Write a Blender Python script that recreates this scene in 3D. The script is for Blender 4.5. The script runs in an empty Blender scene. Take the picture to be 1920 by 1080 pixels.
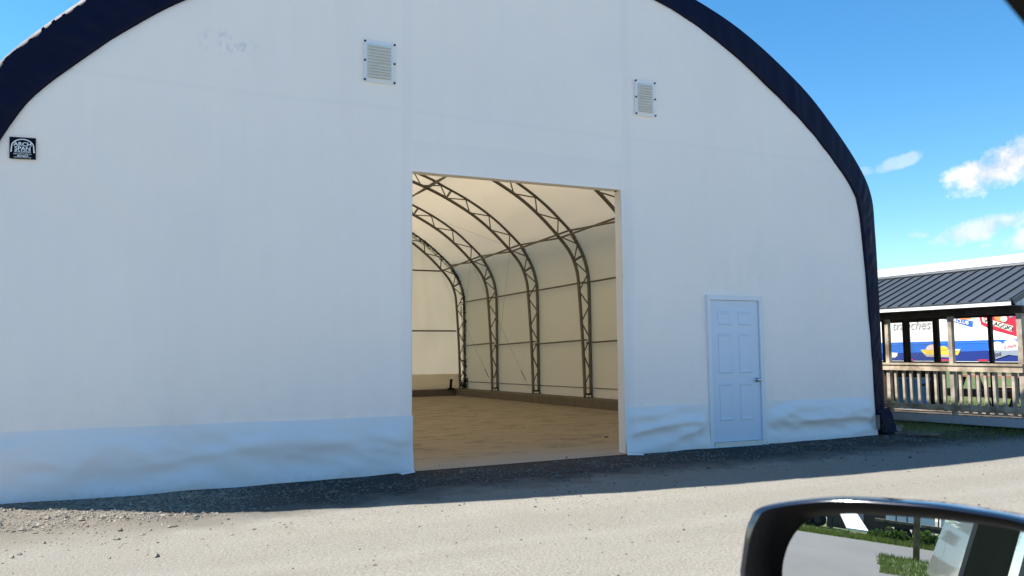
import bpy, math, random
from mathutils import Vector, Matrix, noise
random.seed(7)
R = math.radians
S = bpy.context.scene
COL = S.collection

# ------------------------------------------------------------------ camera, sky, sun, exposure
YAW, PITCH, ROLL = 0.416817, 0.0807370, -0.00717669
CAM = Vector((0.0, -9.25858, 1.45839))
fwd = Vector((math.sin(YAW)*math.cos(PITCH), math.cos(YAW)*math.cos(PITCH), math.sin(PITCH)))
rgt = Vector((math.cos(YAW), -math.sin(YAW), 0)); upv = rgt.cross(fwd)
r2 = math.cos(ROLL)*rgt + math.sin(ROLL)*upv; u2 = -math.sin(ROLL)*rgt + math.cos(ROLL)*upv
cd = bpy.data.cameras.new('camera'); cam = bpy.data.objects.new('camera', cd); COL.objects.link(cam)
m = Matrix.Identity(4)
for i, v in enumerate((r2, u2, -fwd)):
    for j in range(3): m[j][i] = v[j]
m.translation = CAM; cam.matrix_world = m
cd.sensor_width = 36; cd.lens = 36*1476.868/1920; cd.clip_start = .03; cd.clip_end = 4000
cd.dof.use_dof = True; cd.dof.focus_distance = 14; cd.dof.aperture_fstop = 13
S.camera = cam

SUN = Vector((-.62, .385, 1)).normalized()
SUN_EL = math.asin(SUN.z); SUN_AZ = math.atan2(SUN.x, SUN.y)
w = bpy.data.worlds.new('World'); S.world = w; w.use_nodes = True
wn = w.node_tree.nodes; wl = w.node_tree.links; wn.clear()
def wnode(t, **k):
    n = wn.new(t)
    for a, b in k.items(): setattr(n, a, b)
    return n
wout = wnode('ShaderNodeOutputWorld'); bg = wnode('ShaderNodeBackground')
sky = wnode('ShaderNodeTexSky', sky_type='NISHITA', sun_disc=False, sun_elevation=SUN_EL, sun_rotation=SUN_AZ,
            altitude=100, air_density=1.0, dust_density=.0, ozone_density=4.5)
bg.inputs[1].default_value = .105
# cumulus in the low sky: noise over direction, thresholded, the base flatter than the top
tc = wnode('ShaderNodeTexCoord')
def wmath(op, a, b=None, c=None, clamp=False):
    n = wnode('ShaderNodeMath', operation=op, use_clamp=clamp)
    for i, v in enumerate((a, b, c)):
        if v is None: continue
        if hasattr(v, 'links'): wl.new(v, n.inputs[i])
        else: n.inputs[i].default_value = v
    return n.outputs[0]
def wvm(op, a, b):
    n = wnode('ShaderNodeVectorMath', operation=op)
    for i, v in enumerate((a, b)):
        if hasattr(v, 'links'): wl.new(v, n.inputs[i])
        else: n.inputs[i].default_value = v
    return n
sep = wnode('ShaderNodeSeparateXYZ'); wl.new(tc.outputs['Generated'], sep.inputs[0])
az = wmath('ARCTAN2', sep.outputs[0], sep.outputs[1])
el = wmath('ARCSINE', sep.outputs[2])
cmb = wnode('ShaderNodeCombineXYZ'); wl.new(az, cmb.inputs[0]); wl.new(el, cmb.inputs[1])
nz = wnode('ShaderNodeTexNoise'); nz.inputs['Scale'].default_value = 22; nz.inputs['Detail'].default_value = 9; nz.inputs['Roughness'].default_value = .62
wl.new(cmb.outputs[0], nz.inputs['Vector'])
nzf = wnode('ShaderNodeTexNoise'); nzf.inputs['Scale'].default_value = 3.2; nzf.inputs['Detail'].default_value = 6
wl.new(cmb.outputs[0], nzf.inputs['Vector'])
def blob(a0, e0, ra, re, tilt=0.0, amp=1.0, thr=.5):
    da = wmath('SUBTRACT', az, a0); de = wmath('SUBTRACT', el, e0)
    de2 = wmath('MULTIPLY_ADD', da, -tilt, de)
    q = wmath('ADD', wmath('POWER', wmath('DIVIDE', da, ra), 2), wmath('POWER', wmath('DIVIDE', de2, re), 2))
    v = wmath('ADD', wmath('SUBTRACT', 1.0, q), wmath('MULTIPLY', wmath('SUBTRACT', nz.outputs[0], thr), 4.2))
    return wmath('MULTIPLY', wmath('MULTIPLY', v, 1.25, clamp=True), amp)
blobs = CLOUDS = None
# azimuth / elevation in radians
BL = [(.982,.198,.052,.024,.26,1.,.46),(1.04,.220,.045,.026,.3,1.,.47),(1.03,.180,.03,.010,.1,.7),
      (.882,.212,.026,.008,.25,.35),(.842,.205,.012,.006,0,.2),
      (.958,.130,.050,.013,.22,.75,.46),(1.03,.122,.07,.014,.15,.75),(.895,.128,.014,.005,0,.3),
      (.835,.088,.03,.010,-.1,.6),(1.2,.16,.15,.04,.1,.9),(1.55,.13,.2,.03,0,.8),(-.9,.14,.2,.04,.1,.8),(-1.5,.2,.25,.05,.1,.9),(2.4,.2,.3,.05,0,.8),(-2.5,.16,.3,.05,0,.8)]
acc = None
for b in BL:
    v = blob(*b)
    acc = v if acc is None else wmath('MAXIMUM', acc, v)
cmix = wnode('ShaderNodeMix', data_type='RGBA'); wl.new(acc, cmix.inputs[0])
hs_ = wnode('ShaderNodeHueSaturation'); hs_.inputs['Saturation'].default_value = 1.24; hs_.inputs['Hue'].default_value = .493; hs_.inputs['Value'].default_value = .85
wl.new(sky.outputs[0], hs_.inputs['Color']); wl.new(hs_.outputs[0], cmix.inputs[6])
crmp = wnode('ShaderNodeValToRGB'); crmp.color_ramp.elements[0].position = .35; crmp.color_ramp.elements[0].color = (3.0, 3.2, 3.55, 1); crmp.color_ramp.elements[1].position = .62; crmp.color_ramp.elements[1].color = (4.6, 4.65, 4.7, 1)
wl.new(nz.outputs[0], crmp.inputs[0]); wl.new(crmp.outputs[0], cmix.inputs[7])
wl.new(cmix.outputs[2], bg.inputs[0]); wl.new(bg.outputs[0], wout.inputs[0])

sl = bpy.data.lights.new('sun', 'SUN'); sun = bpy.data.objects.new('sun', sl); COL.objects.link(sun)
sl.energy = 4.6; sl.angle = R(.53); sl.color = (1, .955, .88)
sun.rotation_euler = (-SUN).to_track_quat('-Z', 'Y').to_euler(); sun.location = (-20, 10, 30)
S.view_settings.view_transform = 'Standard'; S.view_settings.look = 'None'; S.view_settings.gamma = 1
S.view_settings.exposure = 1.3
S.cycles.max_bounces = 10; S.cycles.diffuse_bounces = 8; S.cycles.transparent_max_bounces = 12
S.cycles.caustics_reflective = False; S.cycles.sample_clamp_indirect = 6
S.cycles.use_denoising = True

# ------------------------------------------------------------------ helpers
ORG = {}
def org(o): return ORG.get(o, Vector((0,0,0)))
def props(o, label=None, cat=None, group=None, kind=None):
    if label: o['label'] = label
    if cat: o['category'] = cat
    if group: o['group'] = group
    if kind: o['kind'] = kind
    return o
def thing(name, loc, label, cat, group=None):
    o = bpy.data.objects.new(name, None); COL.objects.link(o); o.location = loc; o.empty_display_size = .2
    ORG[o] = Vector(loc); return props(o, label, cat, group)
def link(name, me, parent=None, loc=(0,0,0), rot=None):
    o = bpy.data.objects.new(name, me); COL.objects.link(o)
    L = Vector(loc)
    if parent: o.parent = parent; o.location = L - org(parent)
    else: o.location = L
    if rot is not None: o.rotation_euler = rot
    ORG[o] = L
    return o
class MB:
    def __init__(s): s.v = []; s.f = []; s.mi = []
    def add(s, vs, fs, mi=0):
        b = len(s.v); s.v += [tuple(v) for v in vs]; s.f += [tuple(b+i for i in f) for f in fs]; s.mi += [mi]*len(fs); return s
    def box(s, a, b, mi=0):
        x0,y0,z0 = a; x1,y1,z1 = b
        return s.add([(x0,y0,z0),(x1,y0,z0),(x1,y1,z0),(x0,y1,z0),(x0,y0,z1),(x1,y0,z1),(x1,y1,z1),(x0,y1,z1)],
              [(0,3,2,1),(4,5,6,7),(0,1,5,4),(1,2,6,5),(2,3,7,6),(3,0,4,7)], mi)
    def beam(s, a, b, wd, ht, up=(0,0,1), mi=0):
        a = Vector(a); b = Vector(b); d = (b-a).normalized(); up = Vector(up)
        sd = d.cross(up)
        if sd.length < 1e-4: sd = d.cross(Vector((0,1,0)))
        sd.normalize(); u = sd.cross(d)
        vs = []
        for p in (a, b):
            for i, j in ((-1,-1),(1,-1),(1,1),(-1,1)): vs.append(p + sd*(i*wd/2) + u*(j*ht/2))
        return s.add(vs, [(3,2,1,0),(4,5,6,7),(0,1,5,4),(1,2,6,5),(2,3,7,6),(3,0,4,7)], mi)
    def tube(s, pts, r, n=6, cap=True, mi=0):
        pts = [Vector(p) for p in pts]; k = len(pts); rs = r if isinstance(r, (list, tuple)) else [r]*k
        vs = []; ref = None
        for i, p in enumerate(pts):
            d = (pts[min(i+1,k-1)] - pts[max(i-1,0)]).normalized()
            if ref is None:
                ref = Vector((0,0,1)) if abs(d.z) < .9 else Vector((0,1,0))
            sd = d.cross(ref).normalized(); u = sd.cross(d).normalized(); ref = u
            for j in range(n):
                a = 2*math.pi*j/n
                vs.append(p + sd*math.cos(a)*rs[i] + u*math.sin(a)*rs[i])
        fs = [(i*n+j, i*n+(j+1)%n, (i+1)*n+(j+1)%n, (i+1)*n+j) for i in range(k-1) for j in range(n)]
        if cap: fs += [tuple(range(n-1,-1,-1)), tuple((k-1)*n+j for j in range(n))]
        return s.add(vs, fs, mi)
    def grid(s, rows, mi=0, flip=False, closed=False):
        nr = len(rows); nc = len(rows[0]); vs = [v for r in rows for v in r]; fs = []
        for i in range(nr-1):
            for j in range(nc if closed else nc-1):
                k = (j+1) % nc
                f = (i*nc+j, i*nc+k, (i+1)*nc+k, (i+1)*nc+j); fs.append(f[::-1] if flip else f)
        return s.add(vs, fs, mi)
    def prism(s, poly, ext, mi=0):
        n = len(poly); e = Vector(ext); vs = [Vector(p) for p in poly] + [Vector(p)+e for p in poly]
        fs = [tuple(range(n-1,-1,-1)), tuple(range(n, 2*n))] + [(i,(i+1)%n,n+(i+1)%n,n+i) for i in range(n)]
        return s.add(vs, fs, mi)
    def build(s, name, mat, parent=None, smooth=False, at=None, fixn=False):
        me = s.mesh(name, mat, smooth, at if at is not None else org(parent), fixn)
        o = bpy.data.objects.new(name, me); COL.objects.link(o)
        if parent: o.parent = parent; ORG[o] = org(parent)
        if at is not None:
            o.location = Vector(at) - (org(parent) if parent else Vector((0,0,0))); ORG[o] = Vector(at)
        return o
    def mesh(s, name, mat, smooth=False, off=(0,0,0), fixn=False):
        off = Vector(off)
        me = bpy.data.meshes.new(name); me.from_pydata([tuple(Vector(v)-off) for v in s.v], [], s.f)
        for mt in (mat if isinstance(mat, (list, tuple)) else [mat]): me.materials.append(mt)
        if any(s.mi): me.polygons.foreach_set('material_index', s.mi)
        if fixn:
            import bmesh
            bm = bmesh.new(); bm.from_mesh(me); bmesh.ops.recalc_face_normals(bm, faces=bm.faces); bm.to_mesh(me); bm.free()
        if smooth: me.polygons.foreach_set('use_smooth', [True]*len(me.polygons))
        me.update(); return me
def n3(x, y, z=0.0): return noise.noise(Vector((x, y, z)))
def fbm(x, y, z=0.0, o=4):
    return sum(n3(x*2**i, y*2**i, z+i*7.3)/2**i for i in range(o))
def sstep(a, b, x):
    t = max(0., min(1., (x-a)/(b-a))); return t*t*(3-2*t)
def lerp_tab(tab, x):
    if x <= tab[0][0]: return tab[0][1]
    for (a, b), (c, d) in zip(tab, tab[1:]):
        if x <= c: return b + (d-b)*(x-a)/(c-a)
    return tab[-1][1]
def spline(pts, n):
    """Catmull-Rom through 2D points, resampled to n even arc steps"""
    P = [Vector((a, b, 0)) for a, b in pts]; out = []
    for i in range(len(P)-1):
        p0 = P[i-1] if i else P[0]*2-P[1]; p1, p2 = P[i], P[i+1]; p3 = P[i+2] if i+2 < len(P) else P[-1]*2-P[-2]
        for k in range(24):
            t = k/24
            out.append(.5*((2*p1)+(p2-p0)*t+(2*p0-5*p1+4*p2-p3)*t*t+(3*p1-p0-3*p2+p3)*t**3))
    out.append(P[-1])
    L = [0]
    for a, b in zip(out, out[1:]): L.append(L[-1]+(b-a).length)
    res = []; j = 0
    for i in range(n):
        s_ = L[-1]*i/(n-1)
        while j < len(L)-2 and L[j+1] < s_: j += 1
        t = (s_-L[j])/max(1e-9, L[j+1]-L[j]); p = out[j].lerp(out[j+1], min(1, t)); res.append((p.x, p.y))
    return res

# ------------------------------------------------------------------ materials
class NT:
    def __init__(s, name):
        s.m = bpy.data.materials.new(name); s.m.use_nodes = True; s.t = s.m.node_tree; s.n = s.t.nodes; s.l = s.t.links
        s.b = s.n['Principled BSDF']; s.o = s.n['Material Output']; s.co = s.n.new('ShaderNodeTexCoord').outputs['Object']
    def set(s, k, v):
        i = s.b.inputs[k]
        if hasattr(v, 'links'): s.l.new(v, i)
        else: i.default_value = (*v, 1) if isinstance(v, tuple) and len(v) == 3 else v
        return s
    def noise(s, scale, detail=4, rough=.55, vec=None, stretch=None, dist=0):
        n = s.n.new('ShaderNodeTexNoise'); n.inputs['Scale'].default_value = scale; n.inputs['Detail'].default_value = detail
        n.inputs['Roughness'].default_value = rough; n.inputs['Distortion'].default_value = dist
        v = vec or s.co
        if stretch:
            mp = s.n.new('ShaderNodeMapping'); mp.inputs['Scale'].default_value = stretch; s.l.new(v, mp.inputs[0]); v = mp.outputs[0]
        s.l.new(v, n.inputs['Vector']); return n.outputs[0]
    def voro(s, scale, feature='F1', out='Distance'):
        n = s.n.new('ShaderNodeTexVoronoi'); n.feature = feature; n.inputs['Scale'].default_value = scale; s.l.new(s.co, n.inputs['Vector']); return n.outputs[out]
    def ramp(s, fac, stops):
        n = s.n.new('ShaderNodeValToRGB'); e = n.color_ramp.elements
        while len(e) < len(stops): e.new(.5)
        for el_, (p, c) in zip(e, stops):
            el_.position = p; el_.color = (*c, 1) if isinstance(c, tuple) else (c, c, c, 1)
        s.l.new(fac, n.inputs[0]); return n.outputs[0]
    def mix(s, fac, a, b, mode='MIX'):
        n = s.n.new('ShaderNodeMix'); n.data_type = 'RGBA'; n.blend_type = mode
        for i, v in ((0, fac), (6, a), (7, b)):
            if hasattr(v, 'links'): s.l.new(v, n.inputs[i])
            elif i == 0: n.inputs[i].default_value = v
            else: n.inputs[i].default_value = (*v, 1)
        return n.outputs[2]
    def math(s, op, a, b=None, c=None, clamp=False):
        n = s.n.new('ShaderNodeMath'); n.operation = op; n.use_clamp = clamp
        for i, v in enumerate((a, b, c)):
            if v is None: continue
            if hasattr(v, 'links'): s.l.new(v, n.inputs[i])
            else: n.inputs[i].default_value = v
        return n.outputs[0]
    def xyz(s):
        n = s.n.new('ShaderNodeSeparateXYZ'); s.l.new(s.co, n.inputs[0]); return n.outputs
    def bump(s, h, strength=.3, dist=.01):
        n = s.n.new('ShaderNodeBump'); n.inputs['Strength'].default_value = strength; n.inputs['Distance'].default_value = dist
        s.l.new(h, n.inputs['Height']); s.l.new(n.outputs[0], s.b.inputs['Normal']); s.bn = n.outputs[0]; return s
    def translucent(s, fac, col):
        t = s.n.new('ShaderNodeBsdfTranslucent'); mx = s.n.new('ShaderNodeMixShader')
        if hasattr(col, 'links'): s.l.new(col, t.inputs[0])
        else: t.inputs[0].default_value = (*col, 1)
        mx.inputs[0].default_value = fac
        s.l.new(s.b.outputs[0], mx.inputs[1]); s.l.new(t.outputs[0], mx.inputs[2]); s.l.new(mx.outputs[0], s.o.inputs[0]); return s
    def box(s, x0, x1, a, b, soft):
        """soft-edged band mask of a coordinate socket"""
        u = s.math('MULTIPLY', s.math('SUBTRACT', x0, a), 1/soft, clamp=True); v = s.math('MULTIPLY', s.math('SUBTRACT', b, x0), 1/soft, clamp=True)
        return s.math('MULTIPLY', u, v)
def simple(name, col, rough=.6, metal=0., var=.15, scale=6, bump=0., bscale=60, coat=0., spec=.5):
    t = NT(name); nv = t.noise(scale, 5)
    c = t.mix(nv, tuple(x*(1-var) for x in col), tuple(min(1, x*(1+var)) for x in col))
    t.set('Base Color', c).set('Roughness', rough).set('Metallic', metal).set('Specular IOR Level', spec)
    if coat: t.set('Coat Weight', coat).set('Coat Roughness', .03)
    if bump: t.bump(t.noise(bscale, 4), bump, .01)
    return t.m
M = {}
def fabric(name, refl, trans, fac, facade=False, mud=False):
    t = NT(name); big = t.noise(.55, 4); fine = t.noise(70, 2, stretch=(1, 1, .25)); mid = t.noise(5, 5)
    c = t.mix(t.ramp(big, [(.3, 0.), (.7, 1.)]), tuple(x*k for x, k in zip(refl, (.93, .945, .965))), refl); c = t.mix(t.math('MULTIPLY', t.ramp(mid, [(.4, 0.), (.75, 1.)]), .10), c, tuple(x*.86 for x in refl))
    c = t.mix(t.math('MULTIPLY', fine, .10), c, tuple(x*.80 for x in refl))
    if facade:
        x, y, z = t.xyz(); x = t.math('ADD', x, 4.37); zz = t.math('ADD', z, t.math('MULTIPLY', t.math('SUBTRACT', big, .5), .12))
        wv = t.noise(9, 4, .6, stretch=(1, 1, .06)); c = t.mix(t.math('MULTIPLY', t.ramp(wv, [(.4, 0.), (.7, 1.)]), .09), c, (.70, .76, .84))
        st_ = t.math('MULTIPLY', t.ramp(t.noise(2.2, 5, .6, stretch=(1, 1, .10)), [(.55, 0.), (.72, 1.)]), .07); c = t.mix(st_, c, (.62, .60, .55))
        # doubled strips where panels are welded together
        seams = None
        for s_ in (t.box(x, None, 2.62, 2.76, .012), t.box(x, None, 5.80, 5.94, .012), t.math('MULTIPLY', t.box(zz, None, 4.41, 4.475, .02), .7), t.math('MULTIPLY', t.box(z, None, 3.70, 4.10, .02), t.box(x, None, 2.76, 5.80, .02))):
            seams = s_ if seams is None else t.math('MAXIMUM', seams, s_)
        c = t.mix(t.math('MULTIPLY', seams, .11), c, (.52, .62, .76))
        # faded blue transfer marks high on the left, grime specks
        d = t.math('ADD', t.math('POWER', t.math('DIVIDE', t.math('SUBTRACT', x, .62), .42), 2), t.math('POWER', t.math('DIVIDE', t.math('SUBTRACT', z, 4.98), .2), 2))
        near = t.math('SUBTRACT', 1.0, d, clamp=True)
        sm = t.math('MULTIPLY', t.ramp(t.noise(7.5, 7, .68, stretch=(1.5, 1, .8), dist=.6), [(.53, 0.), (.66, 1.)]), near)
        c = t.mix(t.math('MULTIPLY', sm, .7), c, (.33, .50, .74))
        low = t.math('MULTIPLY', t.math('SUBTRACT', 1.25, z), 1.2, clamp=True)
        c = t.mix(t.math('MULTIPLY', t.math('MULTIPLY', low, t.ramp(mid, [(.45, 0.), (.7, 1.)])), .16), c, (.46, .43, .37))
        spk = t.ramp(t.noise(16, 3, stretch=(.6, 1, 2.2)), [(.735, 0.), (.76, 1.)])
        c = t.mix(t.math('MULTIPLY', spk, .28), c, (.32, .29, .25))
    if mud:
        x, y, z = t.xyz(); h_ = t.math('MULTIPLY', t.math('SUBTRACT', .30, t.math('ADD', z, t.math('MULTIPLY', mid, .22))), 5., clamp=True)
        c = t.mix(t.math('MULTIPLY', h_, t.ramp(t.noise(14, 6, .7), [(.42, 0.), (.72, .28)])), c, (.36, .32, .26))
    t.set('Base Color', c).set('Roughness', .55).set('Specular IOR Level', .3)
    t.bump(t.noise(130, 2, stretch=(1, 1, .3)), .12, .004)
    tr = t.mix(big, tuple(x*.9 for x in trans), trans)
    t.translucent(fac, tr); return t.m
M['facade'] = fabric('facade_fabric', (.955, .96, .96), (.90, .92, .95), .24, True)
M['roof_fabric'] = fabric('roof_fabric', (.91, .80, .61), (.62, .50, .34), .47)
M['end_fabric'] = fabric('end_fabric', (.86, .77, .61), (.52, .44, .32), .5)
M['hem'] = fabric('hem_fabric', (.80, .73, .60), (.62, .55, .43), .5)
M['skirt'] = fabric('skirt_fabric', (.90, .90, .90), (.8, .8, .8), .14, mud=True)
t = NT('return_fabric'); t.set('Base Color', t.mix(t.noise(6, 5), (.86, .84, .79), (.92, .91, .87))).set('Roughness', .6).translucent(.3, (.5, .45, .35)); M['return'] = t.m
t = NT('navy_vinyl'); x, y, z = t.xyz()
t.set('Base Color', t.mix(t.noise(3, 5), (.0035, .0045, .018), (.007, .009, .032))).set('Roughness', .55).set('Specular IOR Level', .12).bump(t.noise(30, 3), .15, .006); M['navy'] = t.m
t = NT('galvanised_steel'); t.set('Base Color', t.mix(t.noise(9, 5), (.10, .088, .068), (.19, .17, .135))).set('Roughness', .55).set('Metallic', .5); M['steel'] = t.m
M['black_rope'] = simple('black_rope', (.012, .011, .010), .8)
M['cable'] = simple('cable', (.10, .09, .08), .5, .6)
t = NT('concrete_curb'); t.set('Base Color', t.mix(t.noise(3.5, 8, .7), (.055, .047, .036), (.16, .138, .105))).set('Roughness', .9).bump(t.noise(28, 6), .5, .02); M['curb'] = t.m
M['door'] = simple('door_paint', (.60, .68, .80), .42, var=.03, scale=3)
M['doorframe'] = simple('door_frame_paint', (.72, .75, .79), .5, var=.04)
M['alu'] = simple('door_sill', (.62, .60, .55), .45, .3)
M['knob'] = simple('knob_metal', (.55, .55, .57), .2, 1., var=.05)
M['vent_flange'] = simple('vent_flange', (.86, .865, .86), .5, var=.03)
M['vent_slat'] = simple('vent_slat', (.80, .78, .72), .5, var=.06)
M['vent_dark'] = simple('vent_backing', (.62, .61, .57), .8)
M['bolt'] = simple('bolt_head', (.01, .01, .012), .5)
M['plate'] = simple('sign_plate', (.003, .0035, .008), .5, spec=.1)
M['letter'] = simple('sign_letters', (.85, .86, .90), .5, var=.03)
def wood(name, dark, light, rough=.85):
    t = NT(name); g = t.noise(14, 6, .65, stretch=(1, 1, .12)); s_ = t.noise(3.2, 5)
    c = t.mix(g, dark, light); c = t.mix(t.ramp(s_, [(.42, 0.), (.62, 1.)]), c, tuple(x*.55 for x in dark)); oi = t.n.new('ShaderNodeObjectInfo'); c = t.mix(t.math('MULTIPLY', oi.outputs['Random'], .55), c, tuple(x*.42 for x in light)); t.set('Base Color', c).set('Roughness', rough).bump(g, .4, .008); return t.m
M['wood'] = wood('weathered_wood', (.27, .205, .14), (.64, .57, .47))
M['wood_h'] = wood('weathered_rail_wood', (.36, .26, .16), (.66, .57, .45))
M['wood_dark'] = wood('stained_wood', (.028, .016, .011), (.065, .038, .026))
M['table_wood'] = wood('brown_table_wood', (.30, .13, .08), (.46, .23, .15))
M['lumber'] = wood('old_lumber', (.13, .10, .075), (.33, .27, .21))
t = NT('metal_roof'); t.set('Base Color', t.mix(t.noise(2, 4), (.034, .041, .050), (.050, .058, .070))).set('Roughness', .45); M['metal_roof'] = t.m
M['white_paint'] = simple('white_paint', (.80, .80, .79), .5, var=.04)
M['skirtboard'] = simple('skirt_board_paint', (.34, .37, .40), .6, var=.12, scale=3)
M['siding'] = simple('gable_siding', (.55, .62, .66), .5, var=.05)
M['soffit'] = simple('soffit_dark', (.05, .048, .05), .7)
t = NT('hazy_pane'); t.set('Base Color', (.75, .77, .78)).set('Roughness', .35)
tp = t.n.new('ShaderNodeBsdfTransparent'); mx = t.n.new('ShaderNodeMixShader')
t.l.new(t.ramp(t.noise(4, 5), [(.3, .07), (.75, .22)]), mx.inputs[0]); t.l.new(tp.outputs[0], mx.inputs[1]); t.l.new(t.b.outputs[0], mx.inputs[2]); t.l.new(mx.outputs[0], t.o.inputs[0]); M['pane'] = t.m
M['tr_white'] = simple('trailer_white', (.80, .80, .79), .4, var=.03, scale=1.5)
for k, c in dict(tr_blue=(.02,.13,.52), tr_navy=(.012,.03,.20), tr_lightblue=(.07,.24,.62), tr_red=(.50,.02,.05), tr_cream=(.74,.70,.62), tr_grey=(.26,.29,.36), tr_yellow=(.78,.47,.05), tr_pink=(.74,.52,.47), tr_tan=(.40,.33,.30), tr_fade=(.56,.50,.47), tr_orange=(.72,.25,.06), tr_black=(.02,.02,.022)).items():
    M[k] = simple(k, c, .45, var=.08, scale=5)
M['rubber'] = simple('tyre_rubber', (.014, .014, .014), .85, bump=.2)
M['bin_blue'] = simple('blue_plastic', (.035, .20, .42), .45)
M['car_paint'] = simple('silver_paint', (.50, .50, .48), .28, .55, var=.04, coat=1.)
M['car_black'] = simple('black_paint', (.006, .008, .016), .12, 0., var=.1, coat=1.)
M['bezel'] = simple('black_plastic', (.004, .004, .0045), .5, bump=.1, bscale=300, spec=.15)
M['trim_grey'] = simple('grey_trim', (.11, .10, .08), .8, bump=.1, bscale=400)
M['chrome'] = simple('chrome', (.72, .75, .80), .12, 1., var=.02)
t = NT('mirror_glass'); t.set('Base Color', (.80, .82, .82)).set('Metallic', 1.).set('Roughness', .0); M['mirror'] = t.m
M['glass_dark'] = simple('tinted_glass', (.008, .011, .009), .08, 0., var=.2, coat=0., spec=.0)
M['bark'] = simple('bark', (.085, .062, .045), .9, var=.4, scale=9, bump=.6, bscale=25)
t = NT('leaf'); t.set('Base Color', t.mix(t.noise(1.7, 3), (.025, .052, .016), (.075, .125, .035))).set('Roughness', .6).translucent(.25, (.09, .16, .03)); M['leaf'] = t.m
t = NT('grass'); t.set('Base Color', t.mix(t.noise(.8, 5), (.05, .075, .018), (.15, .19, .045))).set('Roughness', .8).translucent(.2, (.16, .22, .04)); M['grass'] = t.m
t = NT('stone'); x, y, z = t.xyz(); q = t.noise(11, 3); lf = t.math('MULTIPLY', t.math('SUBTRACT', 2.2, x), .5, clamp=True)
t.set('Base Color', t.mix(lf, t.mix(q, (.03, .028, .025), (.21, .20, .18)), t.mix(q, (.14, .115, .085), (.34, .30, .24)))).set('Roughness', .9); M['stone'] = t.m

# ground materials (object coordinates are world coordinates on the sheets)
t = NT('gravel_lot'); x, y, z = t.xyz()
n1 = t.noise(.35, 5); n2 = t.noise(2.3, 6, .6); n3_ = t.noise(38, 4, .6); n4 = t.noise(140, 2)
c = t.mix(n1, (.212, .200, .170), (.262, .248, .214)); c = t.mix(t.ramp(n2, [(.35, 0.), (.7, 1.)]), c, (.236, .216, .178))
trk = t.noise(.5, 4, stretch=(.15, 1.6, 1))
c = t.mix(t.math('MULTIPLY', t.ramp(trk, [(.48, 0.), (.62, 1.)]), .5), c, (.300, .280, .240))
c = t.mix(t.ramp(n3_, [(.36, .0), (.62, .55)]), c, (.16, .144, .118))
c = t.mix(t.ramp(n4, [(.60, 0.), (.72, .6)]), c, (.46, .44, .40))
c = t.mix(t.ramp(t.voro(55), [(.06, .8), (.15, 0.)]), c, (.09, .084, .074)); c = t.mix(t.ramp(t.voro(95), [(.08, .8), (.2, 0.)]), c, (.36, .345, .31))
c = t.mix(t.math('MULTIPLY', t.ramp(t.noise(1.1, 6, .7), [(.5, 0.), (.7, 1.)]), .22), c, (.19, .166, .128))
yw = t.math('ADD', y, t.math('ADD', t.math('MULTIPLY', x, .05), t.math('MULTIPLY', t.math('SUBTRACT', n1, .5), .9)))
for ya, yb in ((-3.75, -3.3), (-5.3, -4.8), (-6.5, -6.0)):
    c = t.mix(t.math('MULTIPLY', t.box(yw, None, ya, yb, .22), .20), c, t.mix(n4, (.27, .258, .23), (.34, .325, .295)))
# loose darker crushed stone along the building, its colour also darkened to deepen the cast shadow; brown soil at the far right corner
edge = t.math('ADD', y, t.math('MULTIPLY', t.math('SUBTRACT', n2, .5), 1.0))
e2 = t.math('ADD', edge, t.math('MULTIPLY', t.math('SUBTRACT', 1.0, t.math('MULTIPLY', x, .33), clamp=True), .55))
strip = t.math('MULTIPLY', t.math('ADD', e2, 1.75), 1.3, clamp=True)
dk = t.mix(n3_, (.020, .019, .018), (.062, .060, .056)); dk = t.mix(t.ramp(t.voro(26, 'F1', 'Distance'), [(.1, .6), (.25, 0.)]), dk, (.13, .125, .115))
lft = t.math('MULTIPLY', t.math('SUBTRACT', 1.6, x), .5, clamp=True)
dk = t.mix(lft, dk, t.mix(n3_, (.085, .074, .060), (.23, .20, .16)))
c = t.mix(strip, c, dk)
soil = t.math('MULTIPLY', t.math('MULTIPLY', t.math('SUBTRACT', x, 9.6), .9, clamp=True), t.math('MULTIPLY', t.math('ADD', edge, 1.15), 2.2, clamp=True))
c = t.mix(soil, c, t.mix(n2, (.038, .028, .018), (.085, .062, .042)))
t.set('Base Color', c).set('Roughness', .95).set('Specular IOR Level', .2)
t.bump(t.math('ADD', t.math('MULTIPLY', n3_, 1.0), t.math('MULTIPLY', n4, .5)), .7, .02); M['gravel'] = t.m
t = NT('dirt_floor'); x, y, z = t.xyz(); a = t.noise(.8, 6, .6); b = t.noise(2.2, 8, .68, stretch=(.7, 1.1, 1)); f = t.noise(40, 4)
c = t.mix(a, (.195, .158, .105), (.31, .26, .18)); c = t.mix(t.ramp(b, [(.50, 0.), (.68, .8)]), c, (.062, .045, .029)); c = t.mix(t.math('MULTIPLY', f, .4), c, (.28, .23, .16)); c = t.mix(t.ramp(t.noise(1.3, 6, .7, stretch=(.5, 1.6, 1)), [(.55, 0.), (.75, .6)]), c, (.10, .075, .05))
dust = t.math('SUBTRACT', 1.15, t.math('ADD', t.math('MULTIPLY', y, .75), t.math('MULTIPLY', t.math('SUBTRACT', a, .5), 1.2)), clamp=True)
c = t.mix(t.math('MULTIPLY', dust, .85), c, t.mix(f, (.24, .225, .20), (.34, .32, .29)))
t.set('Base Color', c).set('Roughness', .95).bump(t.math('MULTIPLY_ADD', b, .35, f), .35, .012); M['dirt'] = t.m
t = NT('asphalt_road'); a = t.ramp(t.noise(.22, 7, .7, stretch=(.5, 1.6, 1)), [(.35, 0.), (.65, 1.)]); f = t.noise(9, 5, .7)
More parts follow.
